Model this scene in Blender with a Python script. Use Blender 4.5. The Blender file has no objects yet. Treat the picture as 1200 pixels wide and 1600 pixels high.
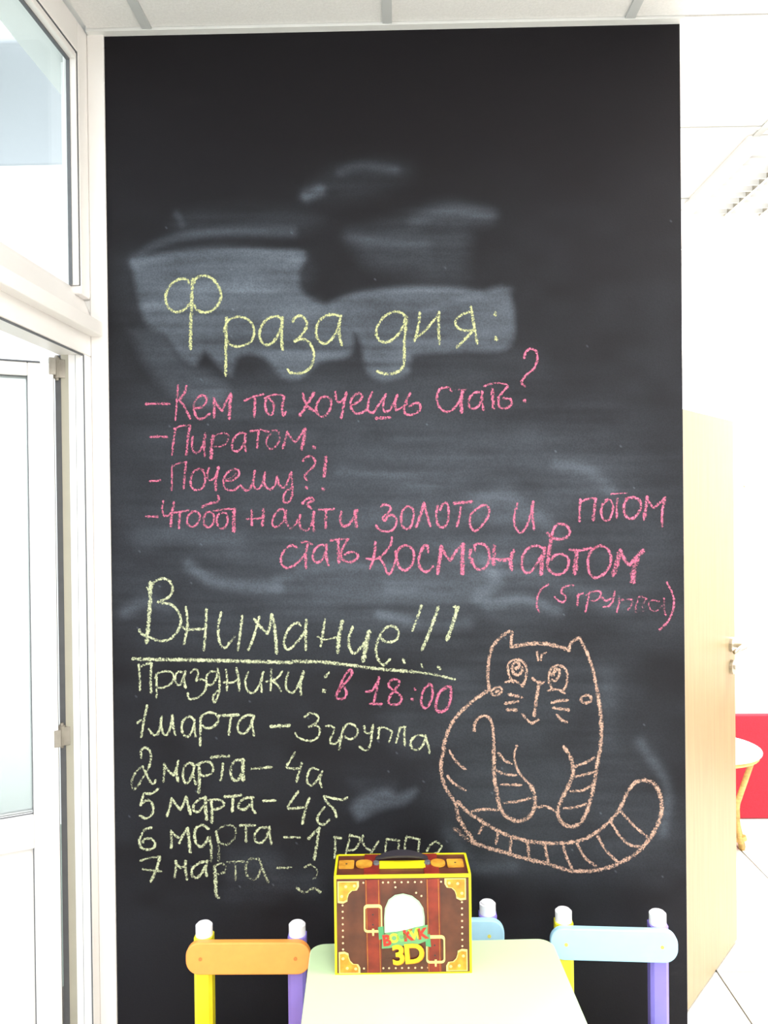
import bpy, bmesh, math, random
import numpy as np
from mathutils import Vector, Matrix, Quaternion

random.seed(7)
rng = np.random.default_rng(11)
scene = bpy.context.scene
COL = scene.collection

# ------------------------------------------------------------------ camera
F = 1250.0                      # focal length in pixels of the 1200 x 1600 frame
D = 2.02                        # camera to chalk wall
H = 1.50                        # camera height
CAM = Vector((0.0, -D, H))
_yc = Vector((23 / F, 10 / F, -1)).normalized()
_zc = Vector((-0.0108, 1.0, 0.0)); _zc = (_zc - _yc * _zc.dot(_yc)).normalized()
_xc = _yc.cross(_zc)
Mw2c = Matrix((( _xc.x, _yc.x, _zc.x), (_xc.y, _yc.y, _zc.y), (_xc.z, _yc.z, _zc.z)))
Mc2w = Mw2c.transposed()
cam_data = bpy.data.cameras.new('camera')
cam_data.sensor_fit = 'VERTICAL'; cam_data.sensor_height = 36; cam_data.lens = F / 1600 * 36
cam_data.clip_start = 0.02
cam = bpy.data.objects.new('camera', cam_data); COL.objects.link(cam)
cam.matrix_world = Matrix.Translation(CAM) @ Mc2w.to_4x4()
scene.camera = cam

def ray(px, py):
    return Mc2w @ Vector(((px - 600) / F, (800 - py) / F, -1))
def on_y(px, py, y=0.0):
    d = ray(px, py); t = (y - CAM.y) / d.y
    return CAM + d * t
def on_z(px, py, z):
    d = ray(px, py); t = (z - CAM.z) / d.z
    return CAM + d * t

# ------------------------------------------------------------------ light
scene.view_settings.view_transform = 'Standard'
scene.view_settings.look = 'None'
scene.view_settings.gamma = 1.0
scene.view_settings.use_curve_mapping = False
scene.view_settings.exposure = 0.0
world = bpy.data.worlds.new('sky'); scene.world = world; world.use_nodes = True
bg = world.node_tree.nodes['Background']
bg.inputs[0].default_value = (0.90, 0.95, 1.0, 1); bg.inputs[1].default_value = 3.0

CEIL = 2.70
def area_lamp(name, loc, size, power, color=(1, 1, 1), rot=(0, 0, 0), sy=None):
    l = bpy.data.lights.new(name, 'AREA'); l.energy = power; l.color = color
    l.size = size
    if sy: l.shape = 'RECTANGLE'; l.size_y = sy
    o = bpy.data.objects.new(name, l); o.location = loc; o.rotation_euler = rot
    COL.objects.link(o); return o
# lamps of the ceiling fixtures (the fixtures are built further down)
area_lamp('room_lamp_light', (0.35, -1.75, CEIL - 0.03), 0.56, 20, (1.0, 0.97, 0.94))
area_lamp('room_lamp_light', (0.35, -3.55, CEIL - 0.03), 0.56, 55, (1.0, 0.97, 0.94))
area_lamp('room_lamp_light', (2.15, -2.95, CEIL - 0.03), 0.56, 20, (1.0, 0.98, 0.96))
area_lamp('hall_light', (1.73, 1.20, CEIL - 0.07), 0.50, 155, (1.0, 0.97, 0.92))
area_lamp('hall_light', (1.45, -0.65, CEIL - 0.03), 0.56, 30, (1.0, 0.98, 0.93))  # added light out of view, placed to blow out the beech door's top

# ------------------------------------------------------------------ materials
def srgb(r, g, b):
    f = lambda c: ((c / 255) / 12.92 if c / 255 <= 0.04045 else ((c / 255 + 0.055) / 1.055) ** 2.4)
    return (f(r), f(g), f(b), 1.0)
MATS = {}
def mat(name, color, rough=0.5, metal=0.0, noise=0.0, scale=8.0, bump=0.0, bscale=None, spec=0.5, coat=0.0, stretch=None, color2=None):
    if name in MATS: return MATS[name]
    m = bpy.data.materials.new(name); m.use_nodes = True
    nt = m.node_tree; p = nt.nodes['Principled BSDF']
    p.inputs['Roughness'].default_value = rough; p.inputs['Metallic'].default_value = metal
    p.inputs['Specular IOR Level'].default_value = spec; p.inputs['Coat Weight'].default_value = coat
    p.inputs['Base Color'].default_value = color
    tc = nt.nodes.new('ShaderNodeTexCoord'); mp = nt.nodes.new('ShaderNodeMapping')
    nt.links.new(tc.outputs['Object'], mp.inputs[0])
    if stretch: mp.inputs['Scale'].default_value = stretch
    n = nt.nodes.new('ShaderNodeTexNoise'); n.inputs['Scale'].default_value = scale; n.inputs['Detail'].default_value = 5
    nt.links.new(mp.outputs[0], n.inputs['Vector'])
    mx = nt.nodes.new('ShaderNodeMix'); mx.data_type = 'RGBA'
    c2 = color2 if color2 else tuple(c * (1 - noise) for c in color[:3]) + (1,)
    mx.inputs[6].default_value = color; mx.inputs[7].default_value = c2
    rp = nt.nodes.new('ShaderNodeMapRange'); rp.inputs[1].default_value = 0.35; rp.inputs[2].default_value = 0.65
    nt.links.new(n.outputs[0], rp.inputs[0]); nt.links.new(rp.outputs[0], mx.inputs[0])
    nt.links.new(mx.outputs[2], p.inputs['Base Color'])
    if bump:
        b = nt.nodes.new('ShaderNodeBump'); b.inputs['Strength'].default_value = bump; b.inputs['Distance'].default_value = 0.002
        n2 = nt.nodes.new('ShaderNodeTexNoise'); n2.inputs['Scale'].default_value = bscale or scale * 4; n2.inputs['Detail'].default_value = 3
        nt.links.new(mp.outputs[0], n2.inputs['Vector']); nt.links.new(n2.outputs[0], b.inputs['Height'])
        nt.links.new(b.outputs[0], p.inputs['Normal'])
    MATS[name] = m; return m

M_wall = mat('wall paint', srgb(236, 236, 234), 0.8, noise=0.03, scale=3, bump=0.15, bscale=120)
M_upvc = mat('white plastic profile', srgb(236, 232, 229), 0.35, noise=0.02, scale=5)
M_upvc_in = mat('grey profile core', srgb(176, 172, 156), 0.5, noise=0.08, scale=9)
M_gasket = mat('rubber gasket', srgb(96, 98, 102), 0.6, noise=0.1, scale=30)
M_floor = mat('floor tile', srgb(232, 230, 225), 0.22, noise=0.04, scale=3)
M_grout = mat('grout', srgb(84, 78, 72), 0.9, noise=0.2, scale=30)
M_ceil = mat('mineral ceiling tile', srgb(228, 226, 224), 0.9, noise=0.07, scale=160, bump=0.5, bscale=220)
M_grid = mat('ceiling grid', srgb(190, 192, 192), 0.5, noise=0.03, scale=12)
M_angle = mat('ceiling wall angle', srgb(222, 222, 220), 0.5, noise=0.03, scale=12)
M_beech = mat('beech veneer', srgb(160, 141, 104), 0.38, noise=0.14, scale=5, stretch=(14, 14, 0.7), spec=0.4)
M_metal = mat('brushed nickel', srgb(190, 184, 172), 0.28, 1.0, noise=0.1, scale=40)
M_hinge = mat('hinge steel', srgb(150, 144, 134), .5, .3, noise=.15, scale=40)
M_red = mat('red wall covering', srgb(184, 22, 46), 0.75, noise=0.22, scale=90, bump=0.5, bscale=160)
M_lamp = bpy.data.materials.new('lamp diffuser'); M_lamp.use_nodes = True
_p = M_lamp.node_tree.nodes['Principled BSDF']; _p.inputs['Emission Color'].default_value = (1, .98, .94, 1); _p.inputs['Emission Strength'].default_value = 5
_p.inputs['Base Color'].default_value = (.9, .9, .9, 1)

def glass_mat(name, tint, frost):
    m = bpy.data.materials.new(name); m.use_nodes = True; nt = m.node_tree
    p = nt.nodes['Principled BSDF']; out = nt.nodes['Material Output']
    if frost:
        p.inputs['Base Color'].default_value = tint; p.inputs['Roughness'].default_value = frost
        p.inputs['Transmission Weight'].default_value = 1; p.inputs['IOR'].default_value = 1.3
    else:
        g = nt.nodes.new('ShaderNodeBsdfGlossy'); g.inputs['Roughness'].default_value = 0.02
        t = nt.nodes.new('ShaderNodeBsdfTransparent'); t.inputs[0].default_value = tint
        fr = nt.nodes.new('ShaderNodeMapRange'); lw = nt.nodes.new('ShaderNodeLayerWeight'); lw.inputs[0].default_value = .5
        fr.inputs[1].default_value = .6; fr.inputs[3].default_value = .04; fr.inputs[4].default_value = .14
        nt.links.new(lw.outputs['Facing'], fr.inputs[0])
        mx = nt.nodes.new('ShaderNodeMixShader')
        nt.links.new(fr.outputs[0], mx.inputs[0]); nt.links.new(t.outputs[0], mx.inputs[1]); nt.links.new(g.outputs[0], mx.inputs[2])
        nt.links.new(mx.outputs[0], out.inputs[0])
    return m
M_glass = glass_mat('window glass', (.95, .98, .98, 1), 0)
M_frost = glass_mat('frosted door glass', (.93, .97, .95, 1), 0.45)

# ------------------------------------------------------------------ mesh helpers
def finish(bm, name, m, parent=None, smooth=False, loc=None):
    me = bpy.data.meshes.new(name); bm.normal_update(); bm.to_mesh(me); bm.free()
    if m is not None:
        for x in (m if isinstance(m, (list, tuple)) else [m]): me.materials.append(x)
    if smooth:
        for p in me.polygons: p.use_smooth = True
    o = bpy.data.objects.new(name, me); COL.objects.link(o)
    if parent: o.parent = parent
    if loc is not None: o.location = loc
    return o
def box(bm, x0, x1, y0, y1, z0, z1, bevel=0.0, seg=1):
    r = bmesh.ops.create_cube(bm, size=1.0)
    vs = r['verts']
    for v in vs:
        v.co = Vector((x0 + (v.co.x + .5) * (x1 - x0), y0 + (v.co.y + .5) * (y1 - y0), z0 + (v.co.z + .5) * (z1 - z0)))
    if bevel:
        es = list({e for v in vs for e in v.link_edges})
        bmesh.ops.bevel(bm, geom=es, offset=bevel, segments=seg, affect='EDGES', profile=0.5)
def cyl(bm, a, b, r0, r1=None, n=16):
    a = Vector(a); b = Vector(b); r1 = r0 if r1 is None else r1
    d = b - a; L = d.length
    r = bmesh.ops.create_cone(bm, cap_ends=True, segments=n, radius1=r0, radius2=r1, depth=L)
    q = d.to_track_quat('Z', 'Y')
    bmesh.ops.transform(bm, matrix=Matrix.Translation((a + b) / 2) @ q.to_matrix().to_4x4(), verts=r['verts'])
def tube(bm, pts, r, n=10):
    """swept tube; r is a number or list"""
    pts = [Vector(p) for p in pts]; N = len(pts)
    rs = r if isinstance(r, (list, tuple)) else [r] * N
    rings = []
    up = Vector((0, 0, 1))
    for i, p in enumerate(pts):
        t = (pts[min(i + 1, N - 1)] - pts[max(i - 1, 0)]).normalized()
        s = t.cross(up)
        if s.length < 1e-3: s = t.cross(Vector((1, 0, 0)))
        s.normalize(); w = s.cross(t)
        rings.append([bm.verts.new(p + (s * math.cos(a) + w * math.sin(a)) * rs[i]) for a in [2 * math.pi * k / n for k in range(n)]])
    for i in range(N - 1):
        for k in range(n):
            bm.faces.new((rings[i][k], rings[i][(k + 1) % n], rings[i + 1][(k + 1) % n], rings[i + 1][k]))
    bm.faces.new(rings[0][::-1]); bm.faces.new(rings[-1])
    bmesh.ops.recalc_face_normals(bm, faces=bm.faces)
def rounded_rect(w, h, r, n=6):
    pts = []
    for cx, cy, a0 in ((w / 2 - r, h / 2 - r, 0), (-w / 2 + r, h / 2 - r, 90), (-w / 2 + r, -h / 2 + r, 180), (w / 2 - r, -h / 2 + r, 270)):
        for k in range(n + 1):
            a = math.radians(a0 + 90 * k / n); pts.append((cx + r * math.cos(a), cy + r * math.sin(a)))
    return pts
def slab(bm, pts2, z0, z1, xf=lambda x, y, z: (x, y, z), bevel=0.0, seg=2):
    b2 = bmesh.new()
    lo = [b2.verts.new((x, y, z0)) for x, y in pts2]; hi = [b2.verts.new((x, y, z1)) for x, y in pts2]
    b2.faces.new(lo[::-1]); b2.faces.new(hi); n = len(pts2)
    for i in range(n): b2.faces.new((lo[i], lo[(i + 1) % n], hi[(i + 1) % n], hi[i]))
    bmesh.ops.recalc_face_normals(b2, faces=b2.faces)
    if bevel:
        es = [e for e in b2.edges if len(e.link_faces) == 2 and any(len(f.verts) == n for f in e.link_faces)]
        bmesh.ops.bevel(b2, geom=es, offset=bevel, segments=seg, affect='EDGES', profile=0.5)
    mp = {}
    for v in b2.verts: mp[v] = bm.verts.new(xf(*v.co))
    for f in b2.faces:
        bm.faces.new([mp[v] for v in f.verts])
    b2.free()
    bmesh.ops.recalc_face_normals(bm, faces=bm.faces)
def empty(name, loc=(0, 0, 0), rz=0.0, parent=None):
    o = bpy.data.objects.new(name, None); o.location = loc; o.rotation_euler = (0, 0, rz); o.empty_display_size = .1
    COL.objects.link(o)
    if parent: o.parent = parent
    return o
def tag(o, label=None, cat=None, group=None, kind=None):
    if label: o['label'] = label
    if cat: o['category'] = cat
    if group: o['group'] = group
    if kind: o['kind'] = kind
    return o
def bx(name, m, parent, *dims, bevel=0.0, seg=1, label=None):
    bm = bmesh.new(); box(bm, *dims, bevel=bevel, seg=seg)
    o = finish(bm, name, m, parent)
    if label: o['label'] = label
    return o

# ------------------------------------------------------------------ the room
XL = on_y(147, 785).x                     # corner with the glazed left wall
XC = on_y(173, 785).x                     # left edge of the black paint
XR = on_y(1068, 785).x                    # free end of the chalk wall
FAR = on_z(1180, 1275, 0.0).y             # far wall of the hall
BACK, RIGHT = -4.3, 3.3
WT = 0.12
S = 'structure'

def struct(name, label, m, *dims, bevel=0.0):
    return tag(bx(name, m, None, *dims, bevel=bevel), label, kind=S)

wall_back = struct('wall_back', 'freestanding wall end painted with black chalkboard paint', M_wall, XL - .02, XR, 0.0, WT, 0, CEIL)
struct('wall_far', 'white far wall of the bright hall', M_wall, XL - .2, RIGHT, FAR, FAR + .1, 0, CEIL)
struct('wall_right', 'white side wall of the hall', M_wall, RIGHT, RIGHT + .1, BACK, FAR + .1, 0, CEIL)
struct('wall_front', 'white wall behind the viewer', M_wall, XL - .3, RIGHT + .1, BACK - .1, BACK, 0, CEIL)
struct('wall_left', 'white side wall behind the chalk wall', M_wall, XL - .12, XL - .02, WT, FAR, 0, CEIL)

# floor: pale tiles with recessed joints (slab below, a tile each)
floor = struct('floor', 'pale glossy tiled floor', M_grout, XL - .3, RIGHT, BACK, FAR, -.10, -.004)
# one joint seen in the hall runs through two photograph points
ja, jb = on_z(1120, 1518, 0), on_z(1175, 1600, 0)
ang = math.atan2(jb.x - ja.x, -(jb.y - ja.y))
TS = 0.45
fl = math.radians(0.0)
ex = Vector((ja.x - jb.x, ja.y - jb.y)).normalized()   # direction of that joint
ey = Vector((-ex.y, ex.x))
tile_me = None
def clip_poly(poly, x0, x1, y0, y1):
    def clip(ps, f, lim, sign):
        out = []
        for i in range(len(ps)):
            a, b = ps[i], ps[(i + 1) % len(ps)]
            fa, fb = sign * (f(a) - lim), sign * (f(b) - lim)
            if fa <= 0: out.append(a)
            if fa * fb < 0:
                t = fa / (fa - fb); out.append((a[0] + (b[0] - a[0]) * t, a[1] + (b[1] - a[1]) * t))
        return out
    for f, lim, s in ((lambda p: p[0], x1, 1), (lambda p: p[0], x0, -1), (lambda p: p[1], y1, 1), (lambda p: p[1], y0, -1)):
        poly = clip(poly, f, lim, s)
        if len(poly) < 3: return []
    return poly
nt_ = 0
for i in range(-16, 17):
    for j in range(-16, 17):
        g = .0032
        c = [ja.xy + ex * (i * TS + a) + ey * (j * TS + b) for a, b in ((g, g), (TS - g, g), (TS - g, TS - g), (g, TS - g))]
        p = clip_poly([(v.x, v.y) for v in c], XL + .01, RIGHT - .01, BACK + .01, FAR - .01)
        if len(p) < 3: continue
        area = abs(sum(p[k][0] * p[(k + 1) % len(p)][1] - p[(k + 1) % len(p)][0] * p[k][1] for k in range(len(p)))) / 2
        if area < .002: continue
        # skip tiles that would sit inside the chalk wall
        cx = sum(q[0] for q in p) / len(p); cy = sum(q[1] for q in p) / len(p)
        if nt_ >= 290: continue
        bm = bmesh.new(); slab(bm, p, -.006, 0.0)
        finish(bm, 'floor_tile', M_floor, floor); nt_ += 1

# ceiling: slab, tiles and a T-grid
ceiling = struct('ceiling', 'suspended ceiling of pale mineral tiles', M_wall, XL - .2, RIGHT, BACK, FAR, CEIL + .012, CEIL + .06)
g1, g2, g3 = (on_z(240, 41, CEIL).x, on_z(605, 36, CEIL).x, on_z(982, 22, CEIL).x)
CS = 0.6
gx0 = g2
xs = [gx0 + k * CS for k in range(-2, 7)]
ys0 = -0.022
ys_front = [ys0 - k * CS for k in range(0, 9)]
def ceil_tile(x0, x1, y0, y1):
    x0 = max(x0, XL + .005); x1 = min(x1, RIGHT - .005); y0 = max(y0, BACK + .005); y1 = min(y1, FAR - .005)
    if x1 - x0 < .02 or y1 - y0 < .02: return
    bx('ceiling_tile', M_ceil, ceiling, x0 + .004, x1 - .004, y0 + .004, y1 - .004, CEIL + .001, CEIL + .011)
for a in range(len(xs) - 1):
    for b in range(0, 8):
        ceil_tile(xs[a], xs[a + 1], ys0 - (b + 1) * CS, ys0 - b * CS)
    if xs[a] > XR - .3:
        for b in range(0, 4):
            ceil_tile(xs[a], xs[a + 1], ys0 + b * CS, ys0 + (b + 1) * CS)
for x in xs:
    if XL + .03 < x < RIGHT - .03:
        y1 = FAR - .01 if x > XR + .02 else ys0
        bx('grid_bar', M_grid, ceiling, x - .012, x + .012, BACK + .01, y1, CEIL - .004, CEIL + .004)
for b in range(1, 8):
    y = ys0 - b * CS
    if y > BACK: bx('grid_bar', M_grid, ceiling, XL + .01, RIGHT - .01, y - .012, y + .012, CEIL - .0035, CEIL + .0035)
for b in range(1, 3):
    bx('grid_bar', M_grid, ceiling, XR + .02, RIGHT - .01, ys0 + b * CS - .012, ys0 + b * CS + .012, CEIL - .0035, CEIL + .0035)
bx('wall_angle', M_angle, ceiling, XL + .004, XR + .004, -.024, -.001, CEIL - .006, CEIL + .008)
bx('tile_over_hall', M_ceil, ceiling, XL - .02, xs[3], WT + .01, FAR - .01, CEIL + .001, CEIL + .011)

# lamps in the ceiling
def ceiling_lamp(x, y, label, louvre=False):
    e = tag(empty('ceiling_light', (x, y, CEIL)), label, 'ceiling light')
    if not louvre:
        bm = bmesh.new()
        for a in ((-.295, .295, -.295, -.28), (-.295, .295, .28, .295), (-.295, -.28, -.28, .28), (.28, .295, -.28, .28)):
            box(bm, *a, -.012, .0)
        finish(bm, 'lamp_frame', M_upvc, e)
        bx('diffuser', M_lamp, e, -.28, .28, -.28, .28, -.009, -.004)
    else:
        bm = bmesh.new()
        for a in ((-.3, .3, -.3, -.285), (-.3, .3, .285, .3), (-.3, -.285, -.285, .285), (.285, .3, -.285, .285)):
            box(bm, *a, -.06, .0)
        finish(bm, 'lamp_frame', M_upvc, e)
        for k in range(4):
            bm = bmesh.new(); X = -.21 + k * .14
            cyl(bm, (X, -.28, -.025), (X, .28, -.025), .013, n=12)
            finish(bm, 'fluorescent_tube', M_lamp, e)
        for k in range(3):
            bx('reflector', M_metal, e, -.145 + k * .14, -.137 + k * .14, -.285, .285, -.058, -.006)
        for k in range(10):
            y_ = -.255 + k * .0567
            bx('louvre_blade', M_grid, e, -.285, .285, y_ - .0012, y_ + .0012, -.058, -.03)
    return e
ceiling_lamp(0.35, -1.75, 'flat square ceiling lamp above the children table')
ceiling_lamp(0.35, -3.55, 'flat square ceiling lamp at the back of the room')
ceiling_lamp(2.15, -2.95, 'flat square ceiling lamp near the right wall')
ceiling_lamp(1.45, -0.65, 'added flat ceiling lamp out of view, brightening the beech door')  # fixture for the added light near the beech door
LV = on_z(1170, 240, CEIL - .06)
ceiling_lamp(LV.x + .3, LV.y + .3, 'white louvred fluorescent ceiling lamp in the bright hall', True)

# ------------------------------------------------------------------ chalk wall
# black paint: fine grid, the wiped chalk dust is a colour attribute over it
PX0, PX1, PY0, PY1 = 150, 1090, 30, 1900
def catmull(pts, step=2.0):
    P = [np.array(p, float) for p in pts]
    if len(P) == 1: return [P[0]]
    if len(P) == 2:
        n = max(2, int(np.linalg.norm(P[1] - P[0]) / step) + 1)
        return [P[0] + (P[1] - P[0]) * k / n for k in range(n + 1)]
    Q = [2 * P[0] - P[1]] + P + [2 * P[-1] - P[-2]]
    out = []
    for i in range(1, len(Q) - 2):
        a, b, c, d = Q[i - 1], Q[i], Q[i + 1], Q[i + 2]
        n = max(2, int(np.linalg.norm(c - b) / step) + 1)
        for k in range(n):
            t = k / n
            out.append(.5 * ((2 * b) + (c - a) * t + (2 * a - 5 * b + 4 * c - d) * t * t + (3 * b - a - 3 * c + d) * t ** 3))
    out.append(Q[-2]); return out

ST = 2.6                                              # grid step in photograph pixels
nx, ny = int((PX1 - PX0) / ST), int((1440 - PY0) / ST)
gx, gy = np.meshgrid(np.linspace(PX0, PX1, nx), np.linspace(PY0, 1440, ny))
dust = np.zeros_like(gx)
def smooth_noise(sx, sy, seed):
    r = np.random.default_rng(seed)
    w, h = int((PX1 - PX0) / sx) + 3, int((1440 - PY0) / sy) + 3
    n = r.random((h, w))
    u = (gx - PX0) / sx; v = (gy - PY0) / sy
    i = np.floor(u).astype(int); j = np.floor(v).astype(int); fu = u - i; fv = v - j
    fu = fu * fu * (3 - 2 * fu); fv = fv * fv * (3 - 2 * fv)
    return (n[j, i] * (1 - fu) + n[j, i + 1] * fu) * (1 - fv) + (n[j + 1, i] * (1 - fu) + n[j + 1, i + 1] * fu) * fv
streak = .55 * smooth_noise(160, 9, 1) + .3 * smooth_noise(60, 5, 2) + .15 * smooth_noise(9, 7, 3)
cloud = .6 * smooth_noise(110, 60, 4) + .4 * smooth_noise(40, 25, 5)
def poly_mask(pts, feather):
    """soft polygon: signed distance to the outline, smoothed"""
    P = np.array(pts, float); n = len(P)
    inside = np.zeros(gx.shape, bool); dist = np.full(gx.shape, 1e9)
    for k in range(n):
        x1, y1 = P[k]; x2, y2 = P[(k + 1) % n]
        if y1 != y2:
            c = ((gy < y1) != (gy < y2)) & (gx < (x2 - x1) * (gy - y1) / (y2 - y1) + x1)
            inside ^= c
        dx, dy = x2 - x1, y2 - y1
        t = np.clip(((gx - x1) * dx + (gy - y1) * dy) / (dx * dx + dy * dy + 1e-9), 0, 1)
        dist = np.minimum(dist, np.hypot(gx - x1 - t * dx, gy - y1 - t * dy))
    s = np.where(inside, dist, -dist)
    t = np.clip(s / feather + .5, 0, 1); return t * t * (3 - 2 * t)
def blob(pts, feather, amt, ox=0, oy=0, sc=1.0, tex=.5):
    global dust
    P = [(ox + x / sc, oy + y / sc) for x, y in pts]
    P = catmull(P + [P[0]], 14)[:-1]
    m = poly_mask(P, feather * 1.5 + 5)
    dust = np.maximum(dust, 0) + m * amt * (1 - tex + tex * 2 * streak)
def swipe(pts, r, amt, ox=0, oy=0, sc=1.0):
    global dust
    P = catmull([(ox + x / sc, oy + y / sc) for x, y in pts], 12)
    d = np.full(gx.shape, 1e9)
    for k in range(len(P) - 1):
        (x1, y1), (x2, y2) = P[k], P[k + 1]; dx, dy = x2 - x1, y2 - y1
        t = np.clip(((gx - x1) * dx + (gy - y1) * dy) / (dx * dx + dy * dy + 1e-9), 0, 1)
        d = np.minimum(d, np.hypot(gx - x1 - t * dx, gy - y1 - t * dy))
    dust = dust + amt * np.exp(-(d / r) ** 2) * (.5 + streak)
z7 = dict(ox=180, oy=240, sc=1.875)
blob([(50,320),(150,296),(300,285),(450,285),(552,290),(540,340),(545,400),(610,440),(700,415),(850,395),(1000,395),(1060,408),(1150,398),(1158,562),(1000,578),(870,590),(860,640),(790,665),(740,640),(722,560),(702,530),(685,590),(600,610),(540,660),(490,655),(440,600),(390,585),(355,600),(340,650),(310,630),(262,580),(235,620),(200,600),(150,530),(95,500),(70,430)], 7, .35, tex=.62, **z7)
blob([(80,340),(540,330),(540,420),(600,450),(500,520),(110,500)], 30, .10, **z7)
swipe([(55,310),(120,268),(220,240),(350,226),(520,228)], 8, .20, **z7)
swipe([(55,325),(160,296),(300,286),(420,292),(550,305)], 8, .26, **z7)
swipe([(640,440),(720,412),(850,397),(1000,397),(1060,408)], 7, .16, **z7)
swipe([(900,470),(1020,425),(1155,400)], 7, .15, **z7)
swipe([(90,450),(300,400),(480,400),(640,470)], 10, .10, **z7)
swipe([(560,125),(600,108)], 9, .30, **z7)
swipe([(660,55),(720,35),(820,45)], 8, .12, **z7)
blob([(560,120),(660,40),(820,30),(860,60),(700,130)], 30, .06, **z7)
blob([(690,235),(860,180),(960,150),(1100,180),(1045,220),(1030,300),(1000,370),(750,330)], 26, .13, **z7)
swipe([(880,200),(980,165),(1095,185)], 12, .12, **z7)
swipe([(690,240),(780,262),(900,270)], 13, .12, **z7)
swipe([(180,175),(195,205)], 6, .12, **z7)
blob([(180,180),(330,160),(560,170),(560,220),(200,225)], 26, .07, **z7)
blob([(45,520),(110,505),(160,545),(215,625),(290,650),(330,700),(250,740),(120,660)], 16, .20, **z7)
blob([(0,300),(60,300),(60,520),(0,560)], 40, .06, **z7)
blob([(330,650),(480,660),(700,650),(1160,590),(1200,700),(400,760)], 50, .05, **z7)
zm = dict(ox=180, oy=580, sc=1.304)
blob([(40,30),(500,10),(900,60),(1130,160),(1150,420),(1100,540),(60,545),(20,300)], 120, .10, **zm)
blob([(500,170),(780,130),(960,150),(1000,240),(880,280),(830,470),(700,520),(330,480),(360,330)], 90, .09, **zm)
swipe([(740,268),(790,255),(850,290),(900,330)], 15, .16, **zm)
swipe([(150,395),(200,430),(270,440),(330,440)], 10, .28, **zm)
swipe([(330,425),(420,400),(560,395)], 9, .12, **zm)
swipe([(60,340),(140,330),(240,350)], 24, .12, **zm)
swipe([(760,400),(775,430),(740,460)], 11, .22, **zm)
swipe([(560,440),(680,450),(780,420)], 16, .12, **zm)
swipe([(760,480),(830,465),(900,490)], 10, .22, **zm)
swipe([(540,495),(640,520),(720,515)], 9, .22, **zm)
swipe([(700,370),(900,430),(1000,470),(1040,480)], 14, .10, **zm)
swipe([(900,190),(960,200),(1010,240)], 10, .14, **zm)
swipe([(460,200),(560,215),(640,240)], 12, .10, **zm)
swipe([(20,490),(60,470),(110,480)], 10, .20, **zm)
z13 = dict(ox=430, oy=1220, sc=4.2857)
blob([(510,185),(560,110),(740,50),(820,90),(940,50),(930,100),(860,160),(740,180),(640,220),(555,265)], 9, .24, tex=.8, **z13)
blob([(500,0),(800,20),(760,60),(560,60)], 14, .08, **z13)
blob([(0,660),(250,640),(280,760),(40,720)], 18, .09, **z13)
blob([(700,1030),(950,1040),(1010,1180),(1060,1330),(900,1370),(720,1330),(690,1150)], 60, .08)
swipe([(1000,1160),(1042,1230),(1036,1300)], 9, .16)
swipe([(948,1150),(950,1060)], 16, .08)
swipe([(700,1300),(740,1350),(800,1352)], 12, .12)
blob([(590,1120),(700,1060),(740,1080),(720,1140),(640,1180)], 30, .07)
blob([(360,1330),(430,1330),(435,1400),(350,1400)], 22, .09)
dust = dust * (.75 + .5 * cloud) * .38
dust += .03 * cloud * np.clip((gy - 220) / 300, 0, 1)
# a few dust specks
for k in range(60):
    i, j = rng.integers(120, ny - 20), rng.integers(15, nx - 15); dust[i, j] += .12
dust = np.clip(dust, 0, 1)

paint_verts = []; LZ = lambda x, y: on_y(x, y, -.001)
bl = on_y(184, 1600).x; br = on_y(1080, 1600).x
P00 = on_y(0, 0)
for j in range(ny):
    for i in range(nx):
        p = LZ(gx[j, i], gy[j, i]); paint_verts.append((p.x, -.001, p.z))
pv = np.array(paint_verts).reshape(ny, nx, 3)
pv[:, :, 0] = np.clip(pv[:, :, 0], XC, XR - .0005)
pv[:, :, 2] = np.clip(pv[:, :, 2], .06, CEIL - .006)
# stretch the last row to the skirting
last = pv[-1].copy(); last[:, 2] = .07
pv = np.concatenate([pv, last[None]], 0)
dv = np.concatenate([dust, np.zeros((1, nx))], 0)
NY = ny + 1
ii, jj = np.meshgrid(np.arange(nx - 1), np.arange(NY - 1))
a = (jj * nx + ii).ravel()
faces = np.stack([a, a + nx, a + nx + 1, a + 1], 1)
me = bpy.data.meshes.new('chalkboard_paint')
me.vertices.add(nx * NY); me.vertices.foreach_set('co', pv.reshape(-1))
me.loops.add(faces.size); me.loops.foreach_set('vertex_index', faces.ravel().astype(np.int32))
me.polygons.add(len(faces)); me.polygons.foreach_set('loop_start', np.arange(0, faces.size, 4, dtype=np.int32))
me.update(calc_edges=True)
at = me.attributes.new('dust', 'FLOAT', 'POINT'); at.data.foreach_set('value', dv.reshape(-1).astype(np.float32))
M_board = bpy.data.materials.new('chalkboard paint'); M_board.use_nodes = True
nt = M_board.node_tree; p = nt.nodes['Principled BSDF']
p.inputs['Roughness'].default_value = .62; p.inputs['Specular IOR Level'].default_value = .16
atn = nt.nodes.new('ShaderNodeAttribute'); atn.attribute_name = 'dust'
tc = nt.nodes.new('ShaderNodeTexCoord')
nf = nt.nodes.new('ShaderNodeTexNoise'); nf.inputs['Scale'].default_value = 260; nf.inputs['Detail'].default_value = 2
nt.links.new(tc.outputs['Object'], nf.inputs['Vector'])
mr = nt.nodes.new('ShaderNodeMapRange'); mr.inputs[1].default_value = .3; mr.inputs[2].default_value = .7; mr.inputs[3].default_value = .78; mr.inputs[4].default_value = 1.22
nt.links.new(nf.outputs[0], mr.inputs[0])
ml = nt.nodes.new('ShaderNodeMath'); ml.operation = 'MULTIPLY'
nt.links.new(atn.outputs['Fac'], ml.inputs[0]); nt.links.new(mr.outputs[0], ml.inputs[1])
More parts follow.
